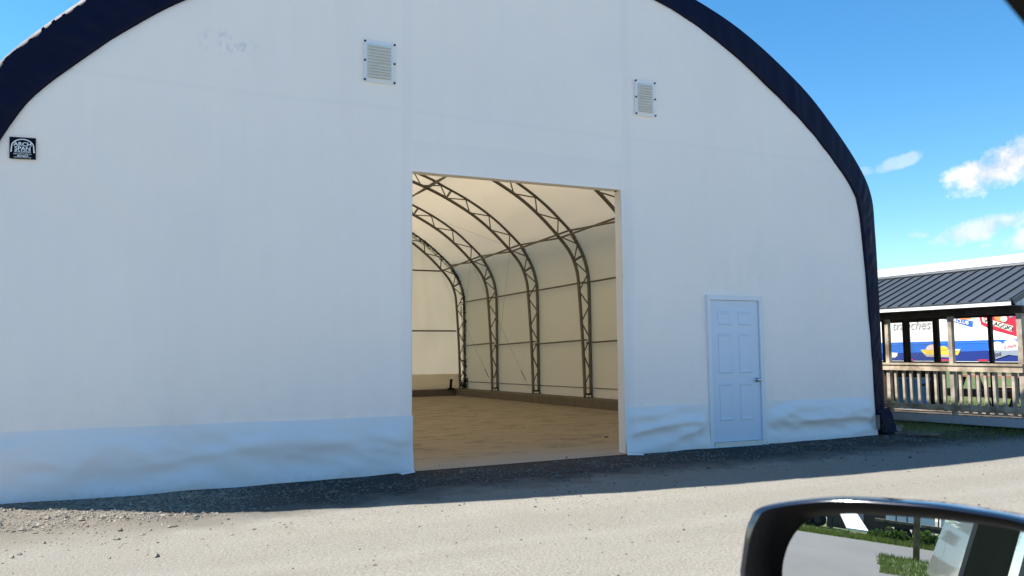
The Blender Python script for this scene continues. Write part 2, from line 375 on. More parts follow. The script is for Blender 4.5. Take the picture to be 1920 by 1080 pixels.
t.set('Base Color', t.mix(f, t.mix(a, (.062, .060, .056), (.115, .112, .105)), (.125, .122, .115))).set('Roughness', .9); M['asphalt'] = t.m
t = NT('lawn_turf'); a = t.noise(.5, 6, .65); f = t.noise(18, 4)
t.set('Base Color', t.mix(f, t.mix(a, (.026, .050, .010), (.075, .105, .022)), (.095, .120, .032))).set('Roughness', .95).bump(f, .6, .04); M['lawn'] = t.m

# ------------------------------------------------------------------ ground
def gz(x, y):
    b = .0095*max(0, min(13, x)) - .012*max(0, min(18.5, y))
    return b
def steps(a, b, d):
    n = max(1, round((b-a)/d)); return [a+(b-a)*i/n for i in range(n)]
xs = [-900,-400,-200,-120,-80,-60] + steps(-50,-8,3) + steps(-8,0,.1) + steps(0,13,.1) + steps(13,30,1) + [30,50,80,150,300,600,900]
ys = [-900,-400,-200,-100,-60,-30] + steps(-20,-9,1) + steps(-9,0,.1) + steps(0,18.5,.5) + [18.5,25,40,60,100,200,400,900]
def gdisp(x, y):
    k = sstep(-8,-6,x)*(1-sstep(12,14,x))*sstep(-9,-8,y)*(1-sstep(-.4,.0,y))
    if k <= 0: return 0
    near = sstep(-2.4,-.8,y)
    return k*(.006*fbm(x*1.5, y*1.5) + near*.016*fbm(x*2.6, y*2.6, 3) + .004*n3(x*9, y*9))
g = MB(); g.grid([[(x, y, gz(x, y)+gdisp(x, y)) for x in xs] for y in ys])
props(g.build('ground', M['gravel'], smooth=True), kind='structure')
def sheet(name, mat, x0, x1, y0, y1, dz, d=1.0, wob=0.0):
    X = steps(x0, x1, d)+[x1]; Y = steps(y0, y1, d)+[y1]; rows = []
    for y in Y:
        r = []
        for x in X:
            xx = x + (wob*n3(x*.7, y*.7, 1) if x in (X[0], X[-1]) else 0); yy = y + (wob*n3(x*.7, y*.7, 5) if y in (Y[0], Y[-1]) else 0)
            r.append((xx, yy, gz(xx, yy)+dz))
        rows.append(r)
    b = MB(); b.grid(rows); return props(b.build(name, mat, smooth=True), kind='structure')
sheet('interior_floor', M['dirt'], -1.6, 10.45, .02, 18.25, .006, .5)
sheet('lawn', M['lawn'], 11.2, 60, -.4, 60, .008, 1.0, .35)
sheet('field', M['lawn'], -300, 11, 24, 300, .008, 12.0, .35)
sheet('asphalt_lot', M['asphalt'], -39.5, -9, -30, -1.0, .004, 1.5, .3)
sheet('roadside_verge', M['lawn'], -75, -39.4, -40, 40, .010, 1.5, .5)
sheet('grass_island', M['lawn'], -28, -19.6, -13, -8.95, .010, .6, .3)

# ------------------------------------------------------------------ the fabric building
XC = 4.37
def sk(y): return -.0215*y          # the long axis is not quite square to the front
IN = [(6.05,0),(6.03,.73),(6.0,1.75),(5.97,2.79),(5.92,3.48),(5.78,3.99),(5.34,4.48),(4.70,5.06),(3.68,5.77),(2.70,6.28),(2.03,6.53),(1.0,6.78),(0,6.86)]
OUT = [(6.35,.06),(6.33,.33),(6.31,1.24),(6.30,2.47),(6.28,3.35),(6.23,3.97),(5.97,4.46),(5.42,5.08),(4.78,5.65),(3.75,6.30),(2.77,6.70),(1.4,7.09),(0,7.22)]
IN_L = [(6.08,0),(6.08,1.75),(6.06,2.79),(6.03,3.3),(5.93,3.64),(5.67,4.1),(5.25,4.55),(4.73,5.03),(4.23,5.41),(3.62,5.80),(2.70,6.28),(2.03,6.53),(1.0,6.78),(0,6.86)]
TI = [(6.07,.28),(6.02,1.7),(5.93,3.1),(5.87,3.6),(5.69,4.06),(5.34,4.48),(4.83,4.97),(4.23,5.43),(3.50,5.84),(2.76,6.17),(2.0,6.42),(1.0,6.64),(0,6.72)]
TO = [(6.25,.28),(6.24,1.7),(6.23,3.1),(6.19,3.6),(6.05,4.05),(5.78,4.50),(5.52,4.78),(4.83,5.37),(4.05,5.86),(3.25,6.24),(2.55,6.53),(1.3,6.86),(0,6.98)]
def full(tab, n, tab_l=None):
    h = spline(tab, n)
    if tab_l: return [(XC+a, b) for a, b in h] + [(XC-a, b) for a, b in spline(tab_l, n)[-2::-1]]
    return [(XC+a, b) for a, b in h] + [(XC-a, b) for a, b in h[-2::-1]]     # right foot -> apex -> left foot
bld = thing('fabric_building', (XC, 0, 0), 'large white fabric-covered arch building with navy edging and open doorway', 'building')
OX0, OX1, OZ = 2.765, 5.762, 3.69
DX0, DX1, DZ0, DZ1 = 7.175, 8.155, .085, 2.245
def ztop(x):
    h = abs(x-XC)
    T_ = INS if x > XC else INL
    for (a, za), (b, zb) in zip(T_, T_[1:]):
        if b <= h <= a: return za + (zb-za)*(a-h)/max(1e-9, a-b)
    return 0 if h > T_[0][0] else T_[-1][1]
INS = spline(IN, 120); INL = spline(IN_L, 120)
def wrinkle(x, z):
    v = .022*n3(x*.9, z*.5, 2) + .007*n3(x*4, z*.5, 9) + .018*abs(n3(x*.8+z*.5, z*.8-x*.2, 5))
    edge = abs(x-XC)-3.6
    if edge > 0 and z > 1: v += .010*min(1, edge)*n3(x*1.2+z*1.2, (x if x > XC else -x)*3.2-z*3.2, 7)
    # gathered cloth over the small door and along the jamb of the big opening
    d = math.hypot(x-7.67, (z-2.3)*.6)
    if 2.25 < z < 3.4 and abs(x-7.67) < .9:
        v += .026*math.sin((x-7.67)*26/(.55+(z-2.2)))*math.exp(-(z-2.25)*1.6)*(1-abs(x-7.67)/.9)
    if x > OX1 and x < 6.5: v += .008*math.sin((x-OX1)*34 + z*1.8)*math.exp(-(x-OX1)*4)*(1 if z < 3.7 else .2)
    return v
fx = sorted(set([round(v, 4) for v in steps(XC-6.08, XC+6.05, .075)] + [round(XC-a, 4) for a, _ in INL[:36]] + [round(XC+s*a, 4) for a, _ in INS[:30] for s in (1,-1)] + [OX0, OX1, DX0, DX1]))
fx = [v for i, v in enumerate(fx) if i == 0 or v-fx[i-1] > .002 or v in (OX0, OX1, DX0, DX1)]
fz = sorted(set([round(v, 4) for v in steps(.0, 6.9, .075)] + [.70, OZ, DZ0, DZ1, 6.9]))
fb = MB(); idx = {}
def fv(i, j):
    x = fx[i]; z = min(max(fz[j], gz(x, 0)+.02), ztop(x)); k = (i, round(z, 4))
    if k not in idx:
        idx[k] = len(fb.v); fb.v.append((x, wrinkle(x, z), z))
    return idx[k]
for i in range(len(fx)-1):
    for j in range(len(fz)-1):
        cx = (fx[i]+fx[i+1])/2; cz = (fz[j]+fz[j+1])/2
        if OX0 < cx < OX1 and cz < OZ: continue
        if DX0 < cx < DX1 and DZ0 < cz < DZ1: continue
        q = []
        for a in (fv(i,j), fv(i+1,j), fv(i+1,j+1), fv(i,j+1)):
            if a not in q: q.append(a)
        if len(q) >= 3: fb.f.append(tuple(q)); fb.mi.append(0)
front = fb.build('front_wall', M['facade'], bld, True)
# loose lower flap of heavier cloth
def skirt(x0, x1, seed, amp, cre=1.0, name='skirt_flap'):
    n = max(6, int((x1-x0)/.035)); rows = []
    for j in range(21):
        t_ = j/20; r = []
        for i in range(n+1):
            x = x0+(x1-x0)*i/n
            zt = .70 + .006*n3(x*1.1, seed); zb = gz(x, 0) + .004 + .016*n3(x*1.7, seed, 4)
            z = zt + (zb-zt)*t_
            e = min(1, (i/n)*(x1-x0)/.15, (1-i/n)*(x1-x0)/.15)
            bc = .40+.10*n3(x*.5, seed, 2); bulge = math.exp(-((t_-bc)/.22)**2)*(.8+.7*n3(x*.6, seed, t_*.8))
            out = .010 + e*amp*(.50 if cre < 1 else .34)*bulge*sstep(0,.15,t_) + (.045+.03*n3(x*.8, seed, 6))*sstep(.5, 1.0, t_)
            fold = abs(n3(x*.9+t_*1.4, t_*1.9+seed*3.1, 3)); fold2 = abs(n3(x*2.0-t_*2.2, t_*2.6+seed, 8))
            cx_ = x + .25*n3(x*1.3, t_*2, seed); cr1 = abs(n3(cx_*1.5+t_*1.1*(1 if seed > 4 else .3), t_*1.0-cx_*.25+seed, 11))
            out += e*amp*cre*((.28-fold)*math.sin(math.pi*t_**.8) + .55*(.3-fold2)*math.sin(math.pi*t_) + .9*(.25-cr1)*math.sin(math.pi*t_**.9))
            y = -max(.008, out); r.append((x, y, z))
        rows.append(r)
    b = MB(); b.grid(rows, flip=True); return b.build(name, M['skirt'], bld, True)
skirt(XC-6.1, OX0+.012, 1.3, .075, .9)
skirt(OX1-.004, DX0-.02, 5.1, .075, 1.7)
skirt(DX1+.02, XC+6.02, 9.7, .075, 1.7)
skb = MB(); skb.grid([[(DX0-.03+ (DX1-DX0+.06)*i/14, -.03-.05*j/4 - .01*abs(n3(i*.4, j)), DZ0+.0-(DZ0-gz(7.6,0)-.004)*j/4) for i in range(15)] for j in range(5)], flip=True); skb.build('skirt_flap', M['skirt'], bld, True)
# turned-in returns of the doorway
for (a, b_, nm) in (((OX1, 0), (OX1+.015, .19), 'jamb_return'), ((OX0, 0), (OX0-.02, .23), 'jamb_return')):
    rows = []
    for j in range(40):
        z = gz(a[0], 0)-.0 + .02 + (OZ-.02-gz(a[0], 0))*j/39
        rows.append([(a[0]+(b_[0]-a[0])*k/6+.006*n3(z*2.2, k*.8, a[0]), -.004+(b_[1]+.004)*k/6, z) for k in range(7)])
    mb = MB(); mb.grid(rows, flip=a[0] > 4); mb.build(nm, M['return'], bld, True)
mb = MB(); mb.grid([[(OX0+(OX1-OX0)*i/40, -.004+.234*k/6, OZ+.02*k/6+.005*n3(i*.3, k*.5)) for i in range(41)] for k in range(7)]); mb.build('lintel_return', M['return'], bld, True)
# hem corners at the doorway feet
for x0, s in ((OX0, -1), (OX1, 1)):
    mb = MB(); z0 = gz(x0, 0)
    mb.add([(x0+.015*-s, -.05, z0+.03), (x0+.20*s, -.11, z0+.02), (x0+.17*s, -.20, z0+.012), (x0-.02*s, -.09, z0+.012)], [(0,1,2,3)]); mb.build('hem_corner', M['skirt'], bld)
# navy edge trim: front band then wrapped over the edge
inP = full(IN, 260, IN_L); outP = full(OUT, 260); rows = []
for (a, b), (c, d) in zip(inP, outP):
    rr = [(a, .05, b)]; s_ = a*1.3+b
    for k in range(9):
        t_ = k/8
        cr = .050*math.sin(math.pi*t_)**.6*(abs(n3(a*5.5+t_*1.6, b*5.5-t_*1.2, 3))-.25) + .008*math.sin(math.pi*t_)
        rr.append((a+(c-a)*t_, -.022+.07*t_-cr, b+(d-b)*t_))
    nx, nz_ = (c-a), (d-b); L_ = math.hypot(nx, nz_); 
    for k in range(1, 4): rr.append((c+.004*nx/L_*k, (.048+.05*k), d+.004*nz_/L_*k))
    rows.append(rr)
mb = MB(); mb.grid(rows, flip=True); mb.build('edge_trim', M['navy'], bld, True)
# torn foot of the trim at the right corner
mb = MB(); z0 = gz(10.6, 0)
mb.grid([[(10.42+.26*k/5+.006*j+.02*n3(k, j), -.05-.012*j+.04*n3(j*.7, k*.7), z0+.40-.39*j/8+.03*k/5) for k in range(6)] for j in range(9)], flip=False)
mb.build('trim_flap', M['navy'], bld, True)
# roof cover
rows = []
coverP = full(TO, 70); cut = full(OUT, 70)
ysr = [.10,.25,.4,.6,.9] + steps(1.3, 18.55, .24) + [18.55]
for y in ysr:
    r = []; kk = sstep(.25, .6, y); fr = (y % 3.05)/3.05; sag = .035*math.sin(math.pi*fr)
    for i, ((a, b), (c, d)) in enumerate(zip(coverP, cut)):
        j0 = max(0, i-1); j1 = min(len(coverP)-1, i+1); tx = coverP[j1][0]-coverP[j0][0]; tz = coverP[j1][1]-coverP[j0][1]; L_ = math.hypot(tx, tz)
        nx, nz_ = tz/L_, -tx/L_; o_ = .05 - sag + .010*n3(i*.35, y*.8) + .004*n3(i*.9, y*3)
        px = (c+.02*nx)*(1-kk) + (a+nx*o_)*kk; pz = (d+.02*nz_)*(1-kk) + (b+nz_*o_)*kk
        r.append((px+sk(y), y, max(pz, gz(px, y)+.02)))
    # lower edge down to the ground outside the curb
    r = [(r[0][0]+.02, y, gz(10.6, y)+.01)] + r + [(r[-1][0]-.02, y, gz(-1.9, y)+.01)]
    rows.append(r)
mb = MB(); mb.grid(rows, flip=True); mb.build('roof_cover', M['roof_fabric'], bld, True)
# rear wall (bright translucent cloth) with a doubled hem
ef = MB(); YB = 18.5; ex = steps(XC-6.2, XC+6.2, .1)+[XC+6.2]
TOS = spline(TO, 100)
def ztop2(h):
    for (a, za), (b, zb) in zip(TOS, TOS[1:]):
        if b <= h <= a: return za+(zb-za)*(a-h)/max(1e-9, a-b)
    return .28 if h > TOS[0][0] else TOS[-1][1]
ex = steps(XC-6.34, XC+6.34, .1)+[XC+6.34]
rows = [[(x+sk(YB), YB+.012*n3(x*4, j*.1)+.02*n3(x*.8, j*.2, 4)-(.06*abs(n3(x*1.6, j*.5)) if j < 4 else 0), gz(x, YB)+.02+(ztop2(abs(x-XC)/1.012)+.075-gz(x, YB)-.02)*(j/30)) for x in ex] for j in range(31)]
ef.grid(rows, flip=True); ef.build('rear_wall', M['end_fabric'], bld, True)
mb = MB(); mb.grid([[(x+sk(YB), YB-.035-.012*j-.045*abs(n3(x*.7+j*.22, j*.35))*min(1, j/3), .66-.062*j) for x in steps(XC-6.2, XC+6.2, .08)] for j in range(10)], flip=True); mb.build('hem_flap', M['hem'], bld, True)
# concrete curb
def curb(x0, x1, y0, y1, top=.27):
    rows_ = []
    n = int(max(abs(x1-x0), abs(y1-y0))/.25); b = MB(); along_y = abs(y1-y0) > abs(x1-x0); R_ = []
    for i in range(n+1):
        t_ = i/n
        if along_y:
            y = y0+(y1-y0)*t_; s_ = sk(y); q = [(x0+s_, y, gz(x0, y)-.03), (x0+s_+.008*n3(y*2, 0), y, gz(x0, y)+top-.02), (x0+s_+.02, y, gz(x0, y)+top+.006*n3(y*1.5, 3)), (x1+s_, y, gz(x0, y)+top)]
        else:
            x = x0+(x1-x0)*t_; s_ = sk(y0); q = [(x+s_, y0, gz(x, y0)-.03), (x+s_, y0+.006*n3(x*2, 0), gz(x, y0)+top-.02), (x+s_, y0+.02, gz(x, y0)+top+.006*n3(x*1.5, 3)), (x+s_, y1, gz(x, y0)+top)]
        R_.append(q)
    b.grid(R_); return b
curb(XC+5.88, XC+6.36, .4, 18.5, .245).build('concrete_curb', M['curb'], bld, fixn=True)
curb(XC-6.36, XC-5.88, .4, 18.5, .245).build('concrete_curb', M['curb'], bld, fixn=True)
curb(XC-5.87, XC+5.87, 18.12, 18.46, .245).build('concrete_curb', M['curb'], bld, fixn=True)
# arch trusses
tiS = spline(TI, 64); toS = spline(TO, 64)
KN = [i for i, (a, b) in enumerate(toS) if b < 4.70][-1]
def truss(y, n_strut=5):
    tr = bpy.data.objects.new('arch_truss', None); COL.objects.link(tr); tr.parent = bld; tr.empty_display_size = .1
    base = Vector((XC+sk(y), y, gz(10, y)+.245)); tr.location = base-org(bld); ORG[tr] = base
    dz = gz(10, y)+.245-.28
    def P(pt, s):
        k = max(0, 1-(pt[1]-.28)/2.5)
        return (XC+s*pt[0]+sk(y), y, pt[1]+dz*k)
    for s in (1, -1):
        MB().tube([P(q, s) for q in tiS], .046, 8).build('inner_chord', M['steel'], tr, True)
        MB().tube([P(q, s) for q in toS[:KN+1]], .046, 8).build('outer_chord', M['steel'], tr, True)
        up = [(a+.022, b+.028) for a, b in toS[KN-1:]]
        MB().tube([P(q, s) for q in up], .046, 8).build('outer_chord', M['steel'], tr, True)
        web = MB(); k = 0; i = 1
        i = 2
        while i < 62:
            o_ = min(63, i+2); n_ = min(63, i+5)
            web.tube([P(tiS[i], s), P(toS[o_], s)], .0185, 5); web.tube([P(toS[o_], s), P(tiS[n_], s)], .0185, 5)
            i += 5
        web.build('web_strut', M['steel'], tr)
        for q in (22, 42, 57):
            MB().tube([P(tiS[q], s), P(toS[q], s)], .034, 6).build('stiffener', M['steel'], tr)
        MB().box((XC+sk(y)+s*6.16-.16, y-.09, gz(10, y)+.247), (XC+sk(y)+s*6.16+.16, y+.09, gz(10, y)+.262)).build('base_plate', M['steel'], tr)
        MB().box((XC+sk(y)+s*6.15-.07, y-.05, gz(10, y)+.262), (XC+sk(y)+s*6.15+.07, y+.05, gz(10, y)+.36)).build('anchor_block', M['bezel'], tr)
        for dx in (-.03, .05):
            MB().tube([(XC+sk(y)+s*6.12+dx, y-.10, gz(10, y)+.29), (XC+sk(y)+s*6.12+dx, y-.05, gz(10, y)+.29)], .028, 8).build('anchor_bolt', M['white_paint'], tr)
    return tr, P
YF = [3.05, 6.10, 9.15, 12.2, 15.25, 18.2]
TR = []
for y in YF: TR.append(truss(y))
# purlins and girts between the trusses
def tubep(name, pts, r, mat='steel'): return MB().tube(pts, r, 6).build(name, M[mat], bld, True)
ends = [.35]+YF
for y0, y1 in zip(ends, ends[1:]):
    for s in (1, -1):
        A = lambda y: (XC+s*5.36+sk(y), y, 4.45); B = lambda y: (XC+s*5.62+sk(y), y, 4.66)
        tubep('crossing_purlin', [A(y0), B(y1)], .026); tubep('crossing_purlin', [B(y0), A(y1)], .026)
        tubep('side_rail', [(XC+s*6.10+sk(y0), y0, 3.30), (XC+s*6.10+sk(y1), y1, 3.28)], .025)
        tubep('side_rail', [(XC+s*6.14+sk(y0), y0, 1.76), (XC+s*6.14+sk(y1), y1, 1.68)], .024)
        A2 = lambda y: (XC+s*2.75+sk(y), y, 6.17); B2 = lambda y: (XC+s*2.95+sk(y), y, 6.36)
        tubep('crossing_purlin', [A2(y0), B2(y1)], .026); tubep('crossing_purlin', [B2(y0), A2(y1)], .026)
        if y1 > 6:
            tubep('hem_pipe', [(XC+s*6.25+sk(y0), y0, gz(10, y0)+.50), (XC+s*6.25+sk(y1), y1, gz(10, y1)+.50)], .012)
for zz in (4.45, 2.24):
    h = 5.35 if zz > 4 else 5.95
    tubep('end_girt', [(XC-h+sk(18.3), 18.32, zz), (XC+h+sk(18.3), 18.32, zz)], .03)
# bracing cables
for (p, q) in (((9.50,12.15,4.55),(7.1,15.2,6.15)), ((9.45,12.2,4.5),(10.15,15.2,.35)), ((9.35,15.25,4.5),(10.05,12.2,.35)), ((9.35,15.25,4.5),(9.95,18.2,.3)), ((9.25,18.2,4.5),(10.1,15.25,.35))):
    tubep('bracing_cable', [p, q], .0026, 'cable')
    a = Vector(q).lerp(Vector(p), .06); b = Vector(q).lerp(Vector(p), .13)
    if q[2] < 1: MB().tube([a, b], .010, 6).build('turnbuckle', M['bezel'], bld)
# rope lashing on the end truss
rg = random.Random(3); tr, P = TR[-1]
for i in range(44):
    q = toS[min(63, 1+int(i*1.05))]; c = Vector(P(q, 1)); pts = [c+Vector((rg.uniform(-.16,.07), -.04-rg.random()*.07, rg.uniform(-.12,.12))) for _ in range(5)]
    MB().tube(pts, rg.uniform(.010,.02), 5).build('lashing_rope', M['black_rope'], tr)
for i in range(10):
    c = Vector((10.16+rg.uniform(-.12,.18), 18.05, .12+rg.random()*.3)); MB().tube([c+Vector((rg.uniform(-.13,.13), rg.uniform(-.08,.02), rg.uniform(-.1,.12))) for _ in range(5)], .02, 5).build('lashing_rope', M['black_rope'], tr)
st = thing('strap_winch', (9.62, 18.05, .10), 'small black strap winch with white top standing on the rear curb', 'winch')
MB().tube([(9.62,18.05,.10),(9.63,18.05,.34),(9.65,18.05,.48)], [.055,.05,.06], 8).build('post', M['bezel'], st, True)
MB().box((9.52,17.98,.105), (9.74,18.1,.16)).build('base', M['bezel'], st)
MB().tube([(9.65,18.05,.48),(9.66,18.04,.54)], [.05,.03], 8).build('cap', M['white_paint'], st, True)

# louvred vents
def vent(x0, x1, z0, z1):
    v = MB(); v.box((x0-.012, -.024, z0-.02), (x1+.012, -.016, z1+.02)); vo = v.build('louvre_vent', M['facade'], bld)
    SH_ = -.009
    a, b, c, d = x0+.035, x1-.045, z0+.03, z1-.03
    MB().box((a, -.028, c), (b, -.0245, d)).build('backing', M['vent_dark'], vo)
    n = 11; h = (d-c)/n; sm = MB()
    sm.add([(0,-.0195,h*.86),(b-a,-.0195,h*.86),(b-a,-.045,h*.16),(0,-.045,h*.16),(0,-.041,h*.10),(b-a,-.041,h*.10),(b-a,-.0195,h*.50),(0,-.0195,h*.50)], [(0,3,2,1),(3,4,5,2),(4,7,6,5),(0,7,4,3),(1,2,5,6)])
    me = sm.mesh('slat', M['vent_slat'])
    for i in range(n):
        o = link('slat', me, vo, (a, SH_, c+h*i+random.uniform(-.003,.003))); o.rotation_euler = (0, random.uniform(-.012,.012)*(2 if i < 2 else 1), 0)
    bm_ = MB().tube([(0,-.016,0),(0,-.03,0)], .013, 8).mesh('bolt', M['bolt'])
    for i in (0, 1):
        for k in (0, .5, 1): link('bolt', bm_, vo, ((x0, x1)[i], SH_, z0+(z1-z0)*k))
vent(2.155, 2.525, 4.765, 5.245); vent(6.025, 6.345, 4.80, 5.275)

# personnel door
dx0, dx1, dz0, dz1 = 7.225, 8.105, .145, 2.185
dp = MB().box((dx0, -.005, dz0), (dx1, .04, dz1)).build('door', M['door'], bld)
fr = MB()
fr.box((DX0-.012, -.034, DZ0-.01), (dx0-.004, .05, DZ1+.01)); fr.box((dx1+.004, -.034, DZ0-.01), (DX1+.012, .05, DZ1+.01)); fr.box((dx0-.004, -.034, dz1+.004), (dx1+.004, .05, DZ1+.01))
fr.build('frame', M['doorframe'], dp)
MB().box((dx0-.004, -.055, DZ0-.012), (dx1+.004, .05, dz0-.004)).build('sill', M['alu'], dp)
def panel(x0, x1, z0, z1):
    b = MB(); R_ = []
    for ins, yy in ((0, -.006), (.010, -.016), (.022, -.0155), (.045, -.008), (.055, -.0075)):
        R_.append([(x0+ins, yy, z0+ins), (x1-ins, yy, z0+ins), (x1-ins, yy, z1-ins), (x0+ins, yy, z1-ins)])
    b.grid(R_, closed=True); b.add(R_[-1], [(0,1,2,3)]); b.build('panel', M['door'], dp)
for x0, x1 in ((dx0+.13, dx0+.375), (dx0+.505, dx0+.75)):
    for z0, z1 in ((dz0+.30, dz0+.84), (dz0+.98, dz0+1.56), (dz0+1.68, dz0+1.88)): panel(x0, x1, z0, z1)
kx, kz = dx1-.065, dz0+.875
kb = MB()
kb.tube([(kx,-.006,kz),(kx,-.016,kz)], [.034,.032], 14); kb.tube([(kx,-.016,kz),(kx,-.04,kz),(kx,-.052,kz),(kx,-.07,kz),(kx,-.082,kz)], [.012,.014,.028,.030,.014], 14)
kb.build('knob', M['knob'], dp, True)

# maker's sign
def text_mesh(body, size, mat, name='lettering', shear=0.0, bold=0.0, sx=1.0, align='CENTER', ext=.0015):
    c = bpy.data.curves.new('t', 'FONT'); c.body = body; c.size = size; c.align_x = align; c.shear = shear; c.offset = bold; c.extrude = ext; c.resolution_u = 3
    o = bpy.data.objects.new('t', c); COL.objects.link(o); bpy.context.view_layer.update()
    me = bpy.data.meshes.new_from_object(o.evaluated_get(bpy.context.evaluated_depsgraph_get()))
    bpy.data.objects.remove(o); me.name = name; me.materials.clear(); me.materials.append(mat)
    if sx != 1:
        for v in me.vertices: v.co.x *= sx
    return me
sx0, sz0, SW, SH = -1.475, 3.455, .232, .224
sg = thing('sign', (sx0+SW/2, -.01, sz0), "small square black maker's sign with white arch and lettering", 'sign')
tilt = .02
SROT = Matrix.Rotation(tilt, 4, 'Y')
sg.rotation_euler = (0, -.03, 0)
def sl_(x, z): return (sx0+x*SW, -.014, sz0+z*SH)
MB().box((sx0, -.0115, sz0), (sx0+SW, -.006, sz0+SH)).build('plate', M['plate'], sg)
arc = []
for i in range(25):
    a = math.pi*i/24; arc.append((.5+.42*math.cos(a)*(1 if 1 else 0), .52+.40*math.sin(a)**.9 if 0 < i < 24 else .52))
ib = MB(); outer = [sl_(.5+.44*math.cos(math.pi*i/24), .56+.37*math.sin(math.pi*i/24)) for i in range(25)]; inner = [sl_(.5+.395*math.cos(math.pi*i/24), .56+.325*math.sin(math.pi*i/24)) for i in range(25)]
outer = [sl_(.965, .30)]+outer+[sl_(.035, .30)]; inner = [sl_(.91, .30)]+inner+[sl_(.09, .30)]
ib.grid([outer, inner]); ib.build('arch_emblem', M['letter'], sg)
def stext(body, size, z, sx=1.0, bold=0.0):
    me = text_mesh(body, size*SH, M['letter'], sx=sx, bold=bold)
    link('lettering', me, sg, (sx0+.5*SW, -.0145, sz0+z*SH), (math.pi/2, 0, 0))
stext('ARCH', .25, .60, 1.05, .0012); stext('SPAN', .25, .40, 1.05, .0012); stext('BUILDINGS', .13, .295, 1.0, .0004); stext('MANUFACTURED BY', .095, .195, .8)
stext('WOODSTOCK, N.B.', .09, .04, .85)
rb = MB()
xx = .30
for wd in (.09, .05, .11, .07): rb.box(sl_(xx, .12)[:1]+(-.0146, sz0+.115*SH), (sl_(xx+wd, .12)[0], -.0136, sz0+.165*SH)); xx += wd+.03
rb.build('worn_print', M['letter'], sg)

# ------------------------------------------------------------------ gazebo
GX0, GX1 = 12.6, 15.6; GY0, GY1 = -.97, 4.6
gaz = thing('gazebo', (GX0, GY0, gz(GX0, 0)), 'open timber gazebo with dark ribbed metal roof, white fascia and weathered railing', 'gazebo')
def gfl(y): return .32 - .022*y        # deck height
def gbox(name, a, b, mat, parent=gaz): return MB().box(a, b).build(name, M[mat], parent)
mb = MB(); mb.add([(GX0-.02, GY0-.6, gfl(GY0)-.145), (GX0-.02, GY1, gfl(GY1)-.145), (GX0-.02, GY1, gfl(GY1)-.005), (GX0-.02, GY0-.6, gfl(GY0)-.005),
    (GX0+.02, GY0-.6, gfl(GY0)-.145), (GX0+.02, GY1, gfl(GY1)-.145), (GX0+.02, GY1, gfl(GY1)-.005), (GX0+.02, GY0-.6, gfl(GY0)-.005)], [(0,3,2,1),(4,5,6,7),(0,1,5,4),(3,7,6,2),(0,4,7,3),(1,2,6,5)]); mb.build('skirt_board', M['skirtboard'], gaz, fixn=True)
nb = 24
for i in range(nb):
    x0 = GX0+.022+(GX1-GX0)*i/nb
    b = MB(); x1 = x0+(GX1-GX0)/nb-.008
    b.add([(x0, GY0-.6, gfl(GY0)-.03), (x1, GY0-.6, gfl(GY0)-.03), (x1, GY1, gfl(GY1)-.03), (x0, GY1, gfl(GY1)-.03), (x0, GY0-.6, gfl(GY0)), (x1, GY0-.6, gfl(GY0)), (x1, GY1, gfl(GY1)), (x0, GY1, gfl(GY1))],
      [(0,3,2,1),(4,5,6,7),(0,1,5,4),(1,2,6,5),(2,3,7,6),(3,0,4,7)]); b.build('deck_board', M['lumber'], gaz)
PYS = [(-.95, .085), (.28, .075), (1.60, .075), (2.95, .075), (4.5, .075)]
for y, wd in PYS:
    gbox('post', (GX0, y-wd/2, gfl(y)-.02), (GX0+.075, y+wd/2, 2.12), 'wood')
# front railing
gbox('rail_cap', (GX0-.05, -1.0, 1.165), (GX0+.13, 4.55, 1.20), 'wood_h'); gbox('top_rail', (GX0-.035, -.99, 1.065), (GX0-.002, 4.5, 1.163), 'wood_h')
mb = MB(); mb.beam((GX0-.02, -.97, .455), (GX0-.02, 4.5, .36), .035, .085); mb.build('bottom_rail', M['wood_h'], gaz)
bal = MB().add([(-.02,-.024,0),(.02,-.024,0),(.02,.024,0),(-.02,.024,0),(-.02,-.024,.70),(.02,-.024,.70),(.02,.024,.70),(-.02,.024,.70)], [(0,3,2,1),(4,5,6,7),(0,1,5,4),(1,2,6,5),(2,3,7,6),(3,0,4,7)])
mbal = [bal.mesh('baluster', M['wood'])]
segs = [(-.95, .28, 8), (.28, 1.60, 8), (1.60, 2.95, 8), (2.95, 4.5, 9)]
for a, b, n in segs:
    for i in range(1, n):
        y = a+(b-a)*i/n+random.uniform(-.008,.008); o = link('baluster', mbal[0], gaz, (GX0+.022, y, 1.10-.735)); o.rotation_euler = (random.uniform(-.014,.014), 0, random.uniform(-.06,.06)); o.scale.z = 1.05
# beams, fascia, roof
gbox('beam', (GX0-.01, -1.02, 2.02), (GX0+.10, 4.6, 2.14), 'wood_dark')
EX = GX0-.12; RX = (GX0+GX1)/2; RZ = 2.94; EZ = 2.235; RY0, RY1 = -.93, 4.9
gbox('fascia', (EX-.02, RY0, EZ-.085), (EX, RY1, EZ-.004), 'white_paint')
gbox('soffit', (EX, RY0+.01, EZ-.10), (GX0+.14, RY1, EZ-.085), 'soffit')
mb = MB(); mb.prism([(EX-.03, RY0-.02, EZ), (RX, RY0-.02, RZ), (RX, RY0-.02, RZ-.03), (EX-.03, RY0-.02, EZ-.015)], (0, RY1-RY0+.04, 0)); rp = mb.build('roof_slope', M['metal_roof'], gaz, fixn=True)
rib = MB(); a = Vector((EX-.03, 0, EZ+.012)); b = Vector((RX, 0, RZ+.012)); rib.beam(a, b, .022, .030); rme = rib.mesh('roof_rib', M['metal_roof'])
k = 0; y = RY0
while y < RY1:
    link('roof_rib', rme, rp, (0, y, 0)); y += .235
